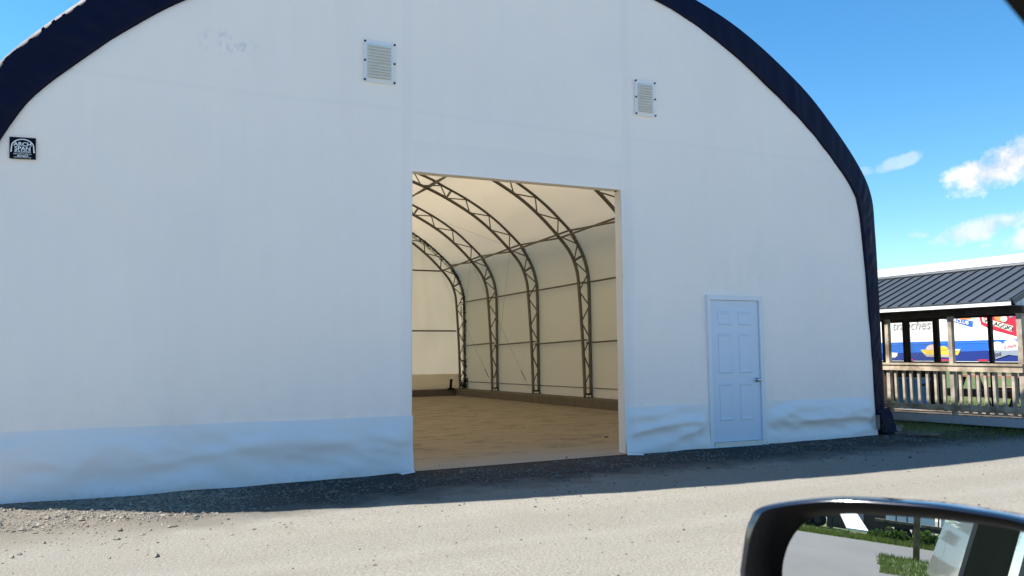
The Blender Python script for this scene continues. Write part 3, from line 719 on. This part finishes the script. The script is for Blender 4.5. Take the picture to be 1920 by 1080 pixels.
mb = MB(); EX2 = GX1+.12; mb.prism([(RX, RY0-.02, RZ), (EX2+.03, RY0-.02, EZ), (EX2+.03, RY0-.02, EZ-.015), (RX, RY0-.02, RZ-.03)], (0, RY1-RY0+.04, 0)); mb.build('roof_slope', M['metal_roof'], gaz, fixn=True)
MB().tube([(RX, RY0-.03, RZ+.012), (RX, RY1, RZ+.012)], .05, 8).build('ridge_cap', M['metal_roof'], gaz)
gbox('fascia', (EX2, RY0, EZ-.085), (EX2+.02, RY1, EZ-.004), 'white_paint')
for s, xe in ((1, EX), (-1, EX2)):
    mb = MB(); mb.beam((xe, RY0-.03, EZ-.03), (RX, RY0-.03, RZ-.03), .02, .09, up=(0,0,1)); mb.build('rake_board', M['metal_roof'], gaz)
for i in range(20):
    x = GX0+.03+(GX1-GX0-.06)*i/20; x1 = x+(GX1-GX0-.06)/20-.012; h = lambda q: EZ+(RZ-EZ)*(1-abs(q-RX)/(RX-EX))-.05
    mb = MB(); mb.prism([(x, -.90, 2.14), (x1, -.90, 2.14), (x1, -.90, h(x1)), (x, -.90, h(x))], (0, .015, 0)); mb.build('gable_board', M['siding'], gaz, fixn=True)
gbox('beam', (GX0+.1, -1.0, 2.0), (GX1, -.9, 2.135), 'wood_dark')
# rear side
gbox('beam', (GX1-.1, -1.0, 2.10), (GX1, 4.6, 2.26), 'wood_dark'); gbox('rear_rail', (GX1-.08, -1.0, 1.06), (GX1-.02, 4.6, 1.13), 'wood_dark')
for y in (-.95, .3, 1.60, 2.82, 3.60, 4.22, 4.55):
    gbox('post', (GX1-.07, y-.035, gfl(y)), (GX1, y+.035, 2.10), 'wood_dark')
for y0, y1 in ((2.875, 3.545), (3.655, 4.165)):
    fb_ = MB()
    for q in (((GX1-.07, y0, 1.132), (GX1-.03, y1, 1.17)), ((GX1-.07, y0, 2.06), (GX1-.03, y1, 2.098)), ((GX1-.07, y0, 1.17), (GX1-.03, y0+.03, 2.06)), ((GX1-.07, y1-.03, 1.17), (GX1-.03, y1, 2.06))): fb_.box(*q)
    fo = fb_.build('window_screen', M['wood_dark'], gaz); MB().box((GX1-.052, y0+.03, 1.17), (GX1-.048, y1-.03, 2.06)).build('pane', M['pane'], fo)
for i in range(1, 40):
    y = -.95+5.5*i/40
    if i % 3 == 0: link('baluster', mbal[0], gaz, (GX1-.05, y, .36))
for i in range(16):
    y0_ = 2.9+1.6*i/16
    MB().box((GX1-.14, y0_, gfl(3)), (GX1-.11, y0_+.092, 1.05)).build('low_wall_board', M['wood_dark'], gaz)
# blue recycling bin and picnic table
bn = thing('recycling_bin', (13.75, 2.0, gfl(2)), 'blue plastic bin standing inside the gazebo behind the railing', 'bin')
mb = MB(); x, y, z = 13.75, 2.02, gfl(2)+.002
def rect(cx, cy, zz, a, b): return [(cx-a, cy-b, zz), (cx+a, cy-b, zz), (cx+a, cy+b, zz), (cx-a, cy+b, zz)]
mb.grid([rect(x, y, z, .16, .17), rect(x, y, z+.56, .20, .22)], closed=True); mb.add(rect(x, y, z, .16, .17), [(3,2,1,0)]); mb.build('body', M['bin_blue'], bn)
mb = MB(); mb.box((x-.22, y-.24, z+.562), (x+.22, y+.24, z+.60)); mb.build('lid', M['bin_blue'], bn)
mb = MB(); mb.box((x-.10, y-.245, z+.45), (x+.10, y-.222, z+.49)); mb.build('handle', M['bezel'], bn)
pt = thing('picnic_table', (17.3, 2.6, gz(17.3, 2.6)), 'brown wooden picnic table on the grass behind the gazebo', 'table')
tx, ty, tz = 17.3, 2.7, gz(17.3, 2.7)
for i in range(5): MB().box((tx-.37+.15*i, ty-.9, tz+.72), (tx-.37+.15*i+.14, ty+.9, tz+.76)).build('top_plank', M['table_wood'], pt)
for s in (-1, 1):
    for k in (0, 1): MB().box((tx+s*.70-.15+.15*k, ty-.9, tz+.42), (tx+s*.70-.15+.15*k+.14, ty+.9, tz+.46)).build('seat_plank', M['table_wood'], pt)
for s in (-1, 1): MB().box((tx+s*.70-.19, ty-.9, tz+.30), (tx+s*.70-.16, ty+.9, tz+.455)).build('seat_apron', M['table_wood'], pt)
for yy in (-.65, .65):
    for s in (-1, 1): MB().beam((tx+s*.62, ty+yy, tz), (tx+s*.22, ty+yy, tz+.72), .04, .09).build('leg', M['wood_dark'], pt)
    MB().box((tx-.85, ty+yy+.022, tz+.33), (tx+.85, ty+yy+.06, tz+.418)).build('cross_beam', M['wood_dark'], pt)

# ------------------------------------------------------------------ big advertising trailer behind the gazebo
TX = 21.0; TY0, TY1 = -2.2, 12.8; TZ0, TZ1 = 1.08, 3.97
tl = thing('semi_trailer', (TX+1.25, 5, gz(20, 5)), 'long white semi-trailer with blue stripe and bakery advertising parked behind gazebo', 'trailer')
MB().box((TX, TY0, TZ0), (TX+2.5, TY1, TZ1)).build('body', M['tr_white'], tl)
MB().box((TX-.01, TY0, TZ1-.06), (TX+2.51, TY1, TZ1+.02)).build('top_rail', M['tr_white'], tl)
def decal(name, pts, mat, lay=1):
    mb = MB(); x = TX-.004*lay
    mb.prism([(x, a, b) for a, b in pts], (.003, 0, 0)); return mb.build(name, M[mat], tl, fixn=True)
decal('blue_stripe', [(TY0+.1,1.76),(5.4,1.69),(8.8,1.66),(TY1-.1,1.60),(TY1-.1,1.10),(TY0+.1,1.10)], 'tr_blue', 1)
decal('blue_stripe', [(TY0+.12,1.45),(4.7,1.41),(5.44,1.40),(6.61,1.36),(8.8,1.33),(TY1-.12,1.28),(TY1-.12,1.105),(TY0+.12,1.105)], 'tr_navy', 2)
decal('pin_line', [(TY0+.12,1.70),(8.8,1.595),(8.8,1.583),(TY0+.12,1.685)], 'tr_lightblue', 3)
def arcpts(cy, cz, ry, rz, a0, a1, n=10): return [(cy+ry*math.cos(R(a0+(a1-a0)*i/n)), cz+rz*math.sin(R(a0+(a1-a0)*i/n))) for i in range(n+1)]
decal('cake_picture', [(7.62,1.43),(7.50,1.29),(6.41,1.27),(6.30,1.43)], 'tr_yellow', 3)
decal('cake_picture', [(7.5,1.30),(6.52,1.275),(6.6,1.20),(7.42,1.22)], 'tr_tan', 4)
decal('cake_picture', arcpts(7.2,1.425,.24,.16,0,180), 'tr_pink', 4); decal('cake_picture', arcpts(6.85,1.425,.16,.11,0,180), 'tr_yellow', 5); decal('cake_picture', [(6.7,1.38),(6.33,1.40),(6.30,1.44),(6.72,1.45)], 'tr_cream', 5)
decal('cake_picture', [(8.95,1.36),(8.44,1.34),(8.46,1.25),(8.55,1.19),(8.95,1.2)], 'tr_cream', 3)
decal('banner', [(6.95,2.44),(5.89,2.23),(5.91,2.05),(6.95,2.37)], 'tr_blue', 1)
decal('burger_picture', arcpts(6.15,2.29,.2,.14,0,180), 'tr_orange', 2); decal('burger_picture', arcpts(6.45,2.36,.14,.1,0,180), 'tr_pink', 2)
decal('red_shield', [(5.74,2.55),(5.65,2.12),(5.38,1.98),(4.62,1.76),(4.1,1.74),(4.0,2.6)], 'tr_red', 1)
decal('cream_panel', [(5.62,2.33),(5.59,2.19),(4.78,1.90),(4.74,2.05),(5.24,2.21)], 'tr_cream', 2)
decal('pasta_picture', arcpts(5.1,2.33,.16,.14,0,360,12), 'tr_orange', 3); decal('pasta_picture', arcpts(4.98,2.26,.10,.09,0,360,12), 'tr_cream', 4); decal('pasta_picture', [(4.9,2.5),(4.78,2.5),(4.72,2.3),(4.82,2.28)], 'tr_grey', 3)
decal('script_emblem', [(5.47,1.40),(5.41,1.53)]+arcpts(5.2,1.52,.17,.12,20,160,6)+arcpts(4.82,1.55,.22,.14,40,160,6)+[(4.55,1.55),(4.55,1.40)], 'tr_white', 5)
decal('script_emblem', [(5.30,1.39),(4.55,1.41),(4.55,1.24),(4.9,1.28),(5.27,1.16)], 'tr_grey', 6)
TROT = Matrix(((0,0,-1),(-1,0,0),(0,1,0))).to_euler()
def ttext(body, size, y, z, mat, lay=3, tilt=0., shear=0., sx=1., bold=0.):
    me = text_mesh(body, size, M[mat], shear=shear, sx=sx, bold=bold, ext=.001)
    o = link('lettering', me, tl, (TX-.004*lay-.002, y, z)); o.rotation_euler = (Matrix(((0,0,-1),(-1,0,0),(0,1,0))) @ Matrix.Rotation(tilt, 3, 'Z')).to_euler(); return o
ttext('tranches', .40, 7.94, 2.06, 'tr_fade', 3, 0, .3, .98)
ttext('SUPERCLUB', .135, 6.42, 2.225, 'tr_cream', 3, -.22, 0, 1.15, .003)
ttext('VILLAGGIO', .165, 5.17, 2.06, 'tr_black', 4, -.33, 0, 1.02)
ttext('Jos', .17, 5.22, 1.24, 'tr_black', 8, .25, .4, 1.2)
ttext('Louis', .16, 4.85, 1.47, 'tr_red', 8, .15, .4, 1.0)
for i in range(12): decal('reflector', [(TY0+.5+1.2*i, TZ0+.02), (TY0+.8+1.2*i, TZ0+.02), (TY0+.8+1.2*i, TZ0+.07), (TY0+.5+1.2*i, TZ0+.07)], 'tr_red', 3)
MB().box((TX+.3, TY0+.3, .85), (TX+2.2, TY1-.3, 1.075)).build('chassis', M['tr_black'], tl)
for yy in (10.2, 11.5):
    for xx in (TX+.16, TX+2.34):
        zz = gz(20, yy)+.50
        wl_ = MB().tube([(xx-.14, yy, zz), (xx-.12, yy, zz), (xx+.12, yy, zz), (xx+.14, yy, zz)], [.44,.5,.5,.44], 24).build('wheel', M['rubber'], tl, True)
        MB().tube([(xx-.15, yy, zz), (xx+.15, yy, zz)], .26, 18).build('rim', M['alu'], wl_)
for xx in (TX+.5, TX+2.0): MB().box((xx-.06, 0.4, gz(20, .5)), (xx+.06, .52, .85)).build('landing_leg', M['tr_black'], tl)

# ------------------------------------------------------------------ loose lumber, stones, grass by the corner
def plank(pts, wd, th, label, name='lumber_offcut', mat='lumber'):
    o = thing(name, pts[0], label, 'wood', 'scraps of wood by the corner')
    mb = MB()
    for a, b in zip(pts, pts[1:]): mb.beam(a, b, wd, th)
    mb.build('board', M[mat], o); return o
plank([(10.75,-.12,.14),(11.55,.50,.15)], .10, .035, 'grey weathered board lying highest beside the right corner of the white building')
plank([(10.62,-.42,.125),(10.95,-.72,.15),(11.02,-1.0,.13)][:2], .09, .03, 'thin brown board nearest the gravel by the corner of the white building')
plank([(10.60,-.20,.12),(10.86,-.42,.145)], .12, .05, 'short pale splintered offcut poking out from under the navy trim')
sw = thing('padlock_strap', (10.42, -.14, .20), 'small strap buckle hanging at the foot of the navy trim', 'strap')
MB().tube([(10.42,-.10,.45),(10.40,-.13,.34),(10.42,-.14,.22)], .012, 5).build('webbing', M['bezel'], sw)
MB().tube([(10.42,-.15,.30),(10.38,-.16,.24),(10.40,-.16,.17),(10.45,-.16,.17),(10.47,-.16,.24),(10.43,-.15,.30)], .010, 5).build('hook', M['bolt'], sw)
MB().box((10.30,-.135,.20), (10.36,-.11,.42)).build('tag', M['lumber'], sw)

rg = random.Random(11)
def pebble(mb, x, y, r, rr, z=None):
    z = gz(x, y)+gdisp(x, y) if z is None else z
    a = rr.random()*6.28; ca, sa = math.cos(a), math.sin(a); vs = []
    ex, ey, ez = r*rr.uniform(.7,1.4), r*rr.uniform(.6,1.0), r*rr.uniform(.45,.75)
    for px, py, pz in ((1,0,0),(.3,.95,.1),(-.8,.6,-.1),(-.9,-.5,.15),(.4,-.9,0),(.25,.1,1),(-.35,-.1,.85),(0,0,-.6)):
        px += rr.uniform(-.2,.2); py += rr.uniform(-.2,.2); pz += rr.uniform(-.15,.15)
        X, Y = px*ex, py*ey; vs.append((x+X*ca-Y*sa, y+X*sa+Y*ca, z+pz*ez+ez*.3))
    mb.add(vs, [(0,1,5),(1,2,5),(2,6,5),(2,3,6),(3,4,6),(4,5,6),(4,0,5),(1,0,7),(2,1,7),(3,2,7),(4,3,7),(0,4,7)])
mb = MB(); cnt = 0
while cnt < 16000:
    x = rg.uniform(-2.4, 12.0); y = -abs(rg.gauss(0, 1.0))-.10
    if y < -2.9: continue
    dens = .34 + .9*sstep(2.0, -.8, x)
    if y < -1.5 - .3*n3(x*.8, 2): dens *= .22
    if n3(x*1.3, y*1.3, 6) < -.15: dens *= .35
    if rg.random() > dens: continue
    r = min(.036, .005+rg.expovariate(1/.0042)); pebble(mb, x, y, r, rg); cnt += 1
for i in range(1300):
    x = rg.uniform(-2, 9); y = rg.uniform(-6.4, -1.8); pebble(mb, x, y, .0035+rg.expovariate(1/.0022), rg)
for i in range(500):
    x = rg.uniform(3, 10); y = rg.uniform(.05, 16); pebble(mb, x, y, .004+rg.expovariate(1/.004), rg, gz(x, y)+.006)
props(mb.build('gravel_stones', M['stone']), 'loose crushed stone scattered along the foot of the building and the lot', 'gravel', kind='stuff')
for (x, y, r) in ((.33,-1.50,.042),(-1.24,-1.24,.06),(-.13,-.60,.04),(.60,-.46,.04),(0,-2.9,.03),(-.28,-1.86,.03),(.05,-1.30,.04),(-.62,-1.22,.045)):
    b = MB(); pebble(b, x, y, r, rg); props(b.build('stone', M['stone'], at=(x, y, gz(x, y))), 'fist-sized pale stone lying on the sunlit gravel at the left', 'stone', 'larger stones on the gravel')
def blades(mb, x, y, h, rr, wd=.007):
    a = rr.random()*6.28; l = rr.uniform(.1,.6)*h; dx, dy = math.cos(a), math.sin(a); z = gz(x, y)
    mb.add([(x-dy*wd, y+dx*wd, z), (x+dy*wd, y-dx*wd, z), (x+dx*l, y+dy*l, z+h)], [(0,1,2)])
mb = MB()
for i in range(26000):
    x = rg.uniform(10.9, 19); y = rg.uniform(-1.5, 9)
    if x < 12.4 and y < -.5+.35*n3(x, y)+(.5 if rg.random() < .7 else 0): continue
    if x < 10.9: continue
    blades(mb, x, y, rg.uniform(.03, .10), rg)
for i in range(1400):
    x = rg.uniform(10.8, 14); y = rg.gauss(-.9, .35); blades(mb, x, y, rg.uniform(.02, .06), rg)
props(mb.build('grass', M['grass']), 'short rough grass around the gazebo', 'grass', kind='stuff')

# ------------------------------------------------------------------ the car the picture is taken from
CY = -9.82
car = thing('car', (-.4, CY, 0), 'silver car with black wing mirror, seen at the right edge of the picture', 'car')
SIDE = [(.28,.83),(.40,.875),(.60,.90),(.80,.90),(.96,.882),(1.06,.858),(1.08,.85)]
def wlat(z): return .85-.13*(z-1.08)/.54
def car_panel(name, x0, x1, s, mat='car_paint', z0=.28, z1=1.08, off=0.):
    rows_ = []
    for i in range(9):
        x = x0+(x1-x0)*i/8; nar = .06*sstep(1.0, 2.0, x)+.07*sstep(-1.8,-2.9, x)
        r = []
        for k in range(14):
            z = z0+(z1-z0)*k/13; r.append((x, CY+s*(lerp_tab(SIDE, z)-nar+off), z))
        rows_.append(r)
    b = MB(); b.grid(rows_, flip=s < 0); return b.build(name, M[mat], car, True, fixn=False)
for s in (1, -1):
    car_panel('front_fender', .985, 2.0, s, z1=1.0); d1 = car_panel('front_door', -.50, .975, s); d2 = car_panel('rear_door', -1.50, -.51, s); car_panel('rear_quarter', -2.75, -1.51, s)
    for dd, xx in ((d1, -.32), (d2, -1.32)): MB().tube([(xx-.10, CY+s*.905, .90), (xx-.08, CY+s*.935, .90), (xx+.08, CY+s*.935, .90), (xx+.10, CY+s*.905, .90)], .013, 6).build('handle', M['chrome'], dd, True)
    MB().beam((-2.3, CY+s*.862, 1.088), (1.15, CY+s*.862, 1.088), .016, .018).build('belt_moulding', M['chrome'], car)
    MB().beam((-1.9, CY+s*.912, .56), (.9, CY+s*.912, .56), .012, .05).build('rub_strip', M['bezel'], car)
    def wq(name, xa, xb, xc_, xd, mat, off=0, z0=1.10, z1=1.615, th=.006):
        b = MB(); ya = CY+s*(wlat(z0)+off); yb = CY+s*(wlat(z1)+off)
        b.prism([(xa, ya, z0), (xb, ya, z0), (xc_, yb, z1), (xd, yb, z1)], (0, -s*th, 0)); return b.build(name, M[mat], car, fixn=True)
    wq('side_window', -1.47, -.585, -.585, -1.40, 'glass_dark', -.01); wq('rear_pillar', -2.25, -1.55, -1.48, -1.95, 'car_paint', .0)
    wq('door_pillar', -.58, -.47, -.47, -.58, 'car_paint', .004, th=.02); wq('door_pillar', -1.545, -1.475, -1.405, -1.475, 'car_paint', .002, th=.02); wq('rear_pillar', -2.75, -2.26, -1.96, -2.25, 'car_paint', .0, th=.02)
    if s < 0: wq('side_window', -.465, 1.15, .19, -.465, 'glass_dark', -.01)
# A pillars along the screen edge
for s in (1, -1):
    def pp(z, q=0., inn=0.):      # on the window plane; q: distance forward from the opening
        return Vector((.2585+(1.5765-z)*2.06+q*.44, CY+s*(wlat(z)-inn), z+q*.90))
    za, zb = 1.10, 1.605
    for nm, q0, q1, inn, mt in (('window_seal', 0., .005, .0, 'bezel'), ('pillar_trim', .0052, .085, .004, 'trim_grey'), ('front_pillar', .03, .09, -.006, 'car_paint')):
        b = MB(); A = [pp(za, q0, inn), pp(za, q1, inn), pp(zb, q1, inn), pp(zb, q0, inn)]; b.prism(A, (0, -s*.008, 0)); b.build(nm, M[mt], car, fixn=True)
    MB().beam((-2.25, CY+s*.715, 1.635), (.19, CY+s*.715, 1.635), .03, .035).build('roof_rail', M['car_paint'], car)
rows_ = [[(x, CY+.73*c, 1.63+.09*(1-c*c)-.10*sstep(-1.5,-2.4,x)*.4) for c in [-1+.2*i for i in range(11)]] for x in [-2.3+.25*i for i in range(11)]]
mb = MB(); mb.grid(rows_); mb.build('roof_panel', M['car_paint'], car, True)
mb = MB(); mb.grid([[(1.24-.0*c*c, CY+.82*c, 1.09) for c in (-1,-.5,0,.5,1)], [(.24, CY+.68*c, 1.63+.06*(1-c*c)) for c in (-1,-.5,0,.5,1)]]); mb.build('windscreen', M['glass_dark'], car, True)
mb = MB(); mb.grid([[(-2.75, CY+.78*c, 1.05) for c in (-1,-.5,0,.5,1)], [(-2.28, CY+.70*c, 1.60+.05*(1-c*c)) for c in (-1,-.5,0,.5,1)]], flip=True); mb.build('rear_window', M['glass_dark'], car, True)
mb = MB(); mb.grid([[(x, CY+c*(.86-.10*sstep(1.2,2.0,x)), 1.07-.17*sstep(1.1,2.05,x)+.03*(1-c*c)) for c in (-1,-.6,-.2,.2,.6,1)] for x in (1.2,1.4,1.6,1.8,2.0)]); mb.build('bonnet', M['car_paint'], car, True)
for x0, x1 in ((1.98, 2.12), (-2.87, -2.73)): MB().prism([(x0, CY-.8, .30), (x1, CY-.7, .30), (x1, CY+.7, .30), (x0, CY+.8, .30)], (0,0,.62)).build('bumper', M['car_paint'], car, fixn=True)
MB().box((-2.7, CY-.8, .25), (1.95, CY+.8, .33)).build('floor_pan', M['bezel'], car)
for xx in (1.45, -1.95):
    for s in (1, -1):
        wh = MB().tube([(xx, CY+s*.66, .33), (xx, CY+s*.68, .33), (xx, CY+s*.88, .33), (xx, CY+s*.905, .33)], [.28,.33,.33,.28], 24).build('wheel', M['rubber'], car, True)
        MB().tube([(xx, CY+s*.89, .33), (xx, CY+s*.912, .33)], [.22,.20], 18).build('rim', M['alu'], wh)
# wing mirror, in its own frame: N faces the driver, U towards the car, V up

MP = Vector((.5446, -8.7729, 1.2853)); MN = Vector((-.9305, -.3530, .0974)).normalized(); MU = Vector((.3547, -.9350, 0)).normalized(); MV = Vector((.0911, .0345, .9952)).normalized()
def mir(u, v, d): return MP + MU*u + MV*v + MN*d
GL = [(-.0866,-.029),(-.0853,-.015),(-.0794,.0021),(-.0686,.0176),(-.0541,.0270),(-.0217,.0337),(.0212,.0371),(.0604,.0389),(.100,.0378),(.118,.028),(.122,.0),(.118,-.05),(.106,-.084),(.07,-.098),(.0,-.102),(-.05,-.092),(-.076,-.07),(-.0855,-.045)]
OU = [(-.1219,-.0345),(-.1205,-.0200),(-.1178,-.0008),(-.1128,.0166),(-.1000,.0300),(-.0400,.0445),(.0255,.0499),(.0640,.0504),(.108,.0469),(.130,.035),(.137,.0),(.133,-.055),(.118,-.097),(.075,-.114),(.0,-.118),(-.06,-.108),(-.10,-.085),(-.118,-.058)]
def closed_spline(P, n=6):
    out = []
    for i in range(len(P)):
        p0, p1, p2, p3 = [Vector((*P[(i+k) % len(P)], 0)) for k in (-1, 0, 1, 2)]
        for k in range(n):
            t_ = k/n; q = .5*((2*p1)+(p2-p0)*t_+(2*p0-5*p1+4*p2-p3)*t_*t_+(3*p1-p0-3*p2+p3)*t_**3); out.append((q.x, q.y))
    return out
gls = closed_spline(GL); ous = closed_spline(OU)
def ring(f, d, g=None):
    return [mir(*(((1-f)*a[0]+f*b[0], (1-f)*a[1]+f*b[1])), d) for a, b in zip(gls, ous)]
def ring_s(sc, d, du=0, dv=0):
    return [mir(.008+(b[0]-.008)*sc+du, -.034+(b[1]+.034)*sc+dv, d) for b in ous]
mirror = bpy.data.objects.new('wing_mirror', None); COL.objects.link(mirror); mirror.parent = car; mirror.location = MP-org(car); ORG[mirror] = MP; mirror.empty_display_size = .05
b = MB(); b.add([mir(*q, -.004) for q in gls], [tuple(range(len(gls)))[::-1]]); go = b.build('mirror_glass', M['mirror'], mirror)
if go.data.polygons[0].normal.dot(MN) < 0: go.data.flip_normals()
b = MB(); b.grid([ring(-.02, -.0055), ring(.04, -.002), ring(.30, .006), ring(.62, .011), ring(.80, .012)], closed=True); b.build('bezel', M['bezel'], mirror, True, fixn=True)
b = MB(); b.grid([ring(.80, .012), ring(.92, .0115), ring(1, .008), ring_s(1.012, .0), ring_s(1.015, -.012), ring_s(1.0, -.03), ring_s(.94, -.055), ring_s(.80, -.078), ring_s(.55, -.094), ring_s(.2, -.102)], closed=True)
b.build('housing', M['car_black'], mirror, True, fixn=True)
MB().tube([mir(.10, -.06, -.05), mir(.17, -.085, -.035), mir(.27, -.105, .0)], [.028,.024,.03], 10).build('mirror_arm', M['bezel'], mirror, True)

# ------------------------------------------------------------------ far side of the lot, seen in the wing mirror
up = thing('utility_pole', (-27.6, -9.98, 0), 'weathered wooden utility pole on the grass island, seen in the mirror', 'pole')
MB().tube([(-27.6,-9.98,-.2),(-27.6,-9.98,4),(-27.58,-9.98,8.5)], [.10,.095,.08], 10).build('post', M['lumber'], up, True)
MB().box((-27.66,-10.9,7.9), (-27.54,-9.06,8.02)).build('crossarm', M['lumber'], up)
def wheel(par, x, y, z, r, w_=.22):
    wo = MB().tube([(x-w_/2, y, z), (x-w_/2+.03, y, z), (x+w_/2-.03, y, z), (x+w_/2, y, z)], [r*.85, r, r, r*.85], 18).build('wheel', M['rubber'], par, True); MB().tube([(x-w_/2-.01, y, z), (x+w_/2+.01, y, z)], r*.5, 12).build('rim', M['tr_black'], wo)
rp_ = thing('loading_ramp', (-45.5, -7.2, 0), 'white sloping loading ramp parked on the verge, seen in the mirror', 'ramp')
MB().prism([(-48.2,-6.7,1.62),(-48.2,-7.5,1.62),(-44.2,-8.5,.36),(-44.2,-7.5,.36)], (0,0,-.08)).build('deck', M['white_paint'], rp_, fixn=True)
for xx in (-46.4, -45.0): MB().box((xx, -6.75, 0), (xx+.1, -6.62, 1.2)).build('leg', M['tr_black'], rp_)
MB().box((-46.5,-6.62,.25), (-44.9,-6.5,1.0)).build('side_frame', M['tr_black'], rp_)
def box_trailer(x, y0, y1, h, label, mat='tr_white', win=True, z0=.9):
    o = thing('box_trailer', (x, (y0+y1)/2, 0), label, 'trailer', 'trailers parked across the lot')
    MB().box((x-2.4, y0, z0), (x, y1, h)).build('body', M[mat], o)
    MB().box((x-2.3, y0+.1, z0-.25), (x-.1, y1-.1, z0-.003)).build('chassis', M['tr_black'], o)
    n = max(1, int((y1-y0)/1.6))
    if win:
        for i in range(n):
            yy = y0+(y1-y0)*(i+.3)/n; wo = MB().box((x+.003, yy, h-1.0), (x+.03, yy+.7, h-.35)).build('window', M['tr_black'], o); MB().box((x+.032, yy+.05, h-.95), (x+.036, yy+.65, h-.4)).build('pane', M['glass_dark'], o if 0 else wo)
    for yy in (y0+.7, y1-.9):
        for xx in (x-.15, x-2.25): wheel(o, xx, yy, .42, .42)
    return o
box_trailer(-52, -6.3, -4.2, 2.9, 'white box trailer leftmost in the wing mirror behind the verge')
box_trailer(-53, -12.0, -9.4, 3.1, 'white office trailer behind the utility pole in the mirror')
box_trailer(-54, -16.0, -12.4, 3.0, 'white box trailer beside the silver car edge in the mirror')
def flatbed(x, y0, y1, label, z=.85):
    o = thing('flatbed_trailer', (x, (y0+y1)/2, 0), label, 'trailer', 'flatbeds on the verge')
    MB().box((x-2.2, y0, z), (x, y1, z+.14)).build('deck', M['lumber'], o); MB().box((x-1.9, y0+.1, z-.22), (x-.3, y1-.1, z-.004)).build('chassis', M['tr_black'], o)
    for yy in (y0+.6, y0+1.4):
        for xx in (x-.1, x-2.1): wheel(o, xx, yy, .30, .30)
    for k in range(4): MB().box((x-.12, y0+(y1-y0)*k/4, z+.142), (x-.06, y0+(y1-y0)*k/4+.07, z+1.1)).build('stake', M['tr_black'], o)
flatbed(-49.5, -11.0, -8.8, 'dark flatbed trailer right of the white ramp in the mirror'); flatbed(-47.5, -14.5, -11.0, 'dark flatbed trailer behind the pole in the mirror')
hs = thing('storage_shed', (-58, -7.5, 0), 'dark metal storage shed behind the trailers in the mirror', 'shed')
MB().box((-64,-9.6,0), (-58,-6.0,3.6)).build('wall', M['tr_black'], hs); MB().prism([(-64.2,-9.8,3.603),(-64.2,-5.8,3.603),(-64.2,-7.8,4.6)], (6.4,0,0)).build('roof', M['metal_roof'], hs, fixn=True)
for k in range(3): MB().box((-57.99,-9.3+1.2*k,.1), (-57.95,-8.3+1.2*k,2.6)).build('door', M['tr_grey'] if k == 1 else M['tr_black'], hs)
def tree(x, y, h, seed, label):
    r_ = random.Random(seed); o = thing('broadleaf_tree', (x, y, 0), label, 'tree', 'trees across the lot')
    b = MB(); b.tube([(x,y,-.2),(x+.1,y,h*.3),(x+.15,y+.1,h*.7)], [.28,.2,.07], 8); limbs = []
    for k in range(9):
        a = r_.random()*6.28; z = h*(.3+.045*k); q = (x+math.cos(a)*h*.22, y+math.sin(a)*h*.22, z+h*.16); limbs.append(q); b.tube([(x+.1,y,z), ((x+q[0])/2,(y+q[1])/2,z+h*.1), q], [.09,.06,.025], 5)
    b.build('trunk', M['bark'], o, True)
    c = MB()
    for q in limbs+[(x+.1,y,h*.8),(x,y,h*.65)]:
        for i in range(260):
            d = Vector((r_.gauss(0,1), r_.gauss(0,1), r_.gauss(0,.8))).normalized()*(h*.15*r_.random()**.4); p = Vector(q)+d; a1 = Vector((r_.uniform(-1,1), r_.uniform(-1,1), r_.uniform(-1,1))).normalized()*.16; a2 = a1.orthogonal().normalized()*.11
            c.add([p-a1, p+a2, p+a1, p-a2], [(0,1,2,3)])
    c.build('crown', M['leaf'], o)
for i, (x, y, h) in enumerate(((-70,-3,8),(-74,-14,9.5),(-68,-20,8.5),(-72,4,7.5))):
    tree(x, y, h, 40+i, ('bushy tree left of the shed across the lot in the mirror', 'tall dark tree right of the shed across the lot in the mirror', 'tree at the far right of the row across the lot', 'smaller tree at the far left of the row across the lot')[i])

mb = MB(); rg = random.Random(21)
def tuft(x, y, h, wd): 
    a = rg.random()*6.28; dx, dy = math.cos(a), math.sin(a); l = h*rg.uniform(.1,.5)
    mb.add([(x-dy*wd, y+dx*wd, .005), (x+dy*wd, y-dx*wd, .005), (x+dx*l, y+dy*l, h)], [(0,1,2)])
for i in range(9000): tuft(-39.6-abs(rg.gauss(0, 3.0)), rg.uniform(-16, -2), rg.uniform(.08, .32), rg.uniform(.012, .03))
for i in range(2500):
    x = rg.uniform(-28, -19.4); y = -8.9-abs(rg.gauss(0, 1.1)); tuft(x+.2*n3(x, y), y+.25*n3(x*.9, y), rg.uniform(.05, .16), .012)
props(mb.build('verge_grass', M['grass']), 'longer grass on the verge and island across the lot', 'grass', kind='stuff')
def bush(x, y, r, seed, label):
    q = random.Random(seed); o = thing('bush', (x, y, 0), label, 'bush', 'bushes on the verge')
    b = MB()
    for k in range(7):
        a = q.random()*6.28; b.tube([(x, y, -.05), (x+math.cos(a)*r*.4, y+math.sin(a)*r*.4, r*.55)], [.03, .012], 5)
    b.build('stems', M['bark'], o)
    c = MB()
    for i in range(900):
        d = Vector((q.gauss(0,1), q.gauss(0,1), abs(q.gauss(0,.8)))).normalized()*(r*q.random()**.45); p = Vector((x, y, .05))+d*(.8+.35*n3(d.x*3, d.y*3, seed)); a1 = Vector((q.uniform(-1,1), q.uniform(-1,1), q.uniform(-1,1))).normalized()*.09; a2 = a1.orthogonal().normalized()*.06
        c.add([p-a1, p+a2, p+a1, p-a2], [(0,1,2,3)])
    c.build('crown', M['leaf'], o)
bush(-42.5, -9.6, .75, 3, 'low green bush left of the utility pole in the mirror'); bush(-41.8, -11.0, .9, 5, 'rounder green bush right of the utility pole in the mirror'); bush(-43.5, -8.9, .55, 8, 'smallest green bush by the white ramp in the mirror')
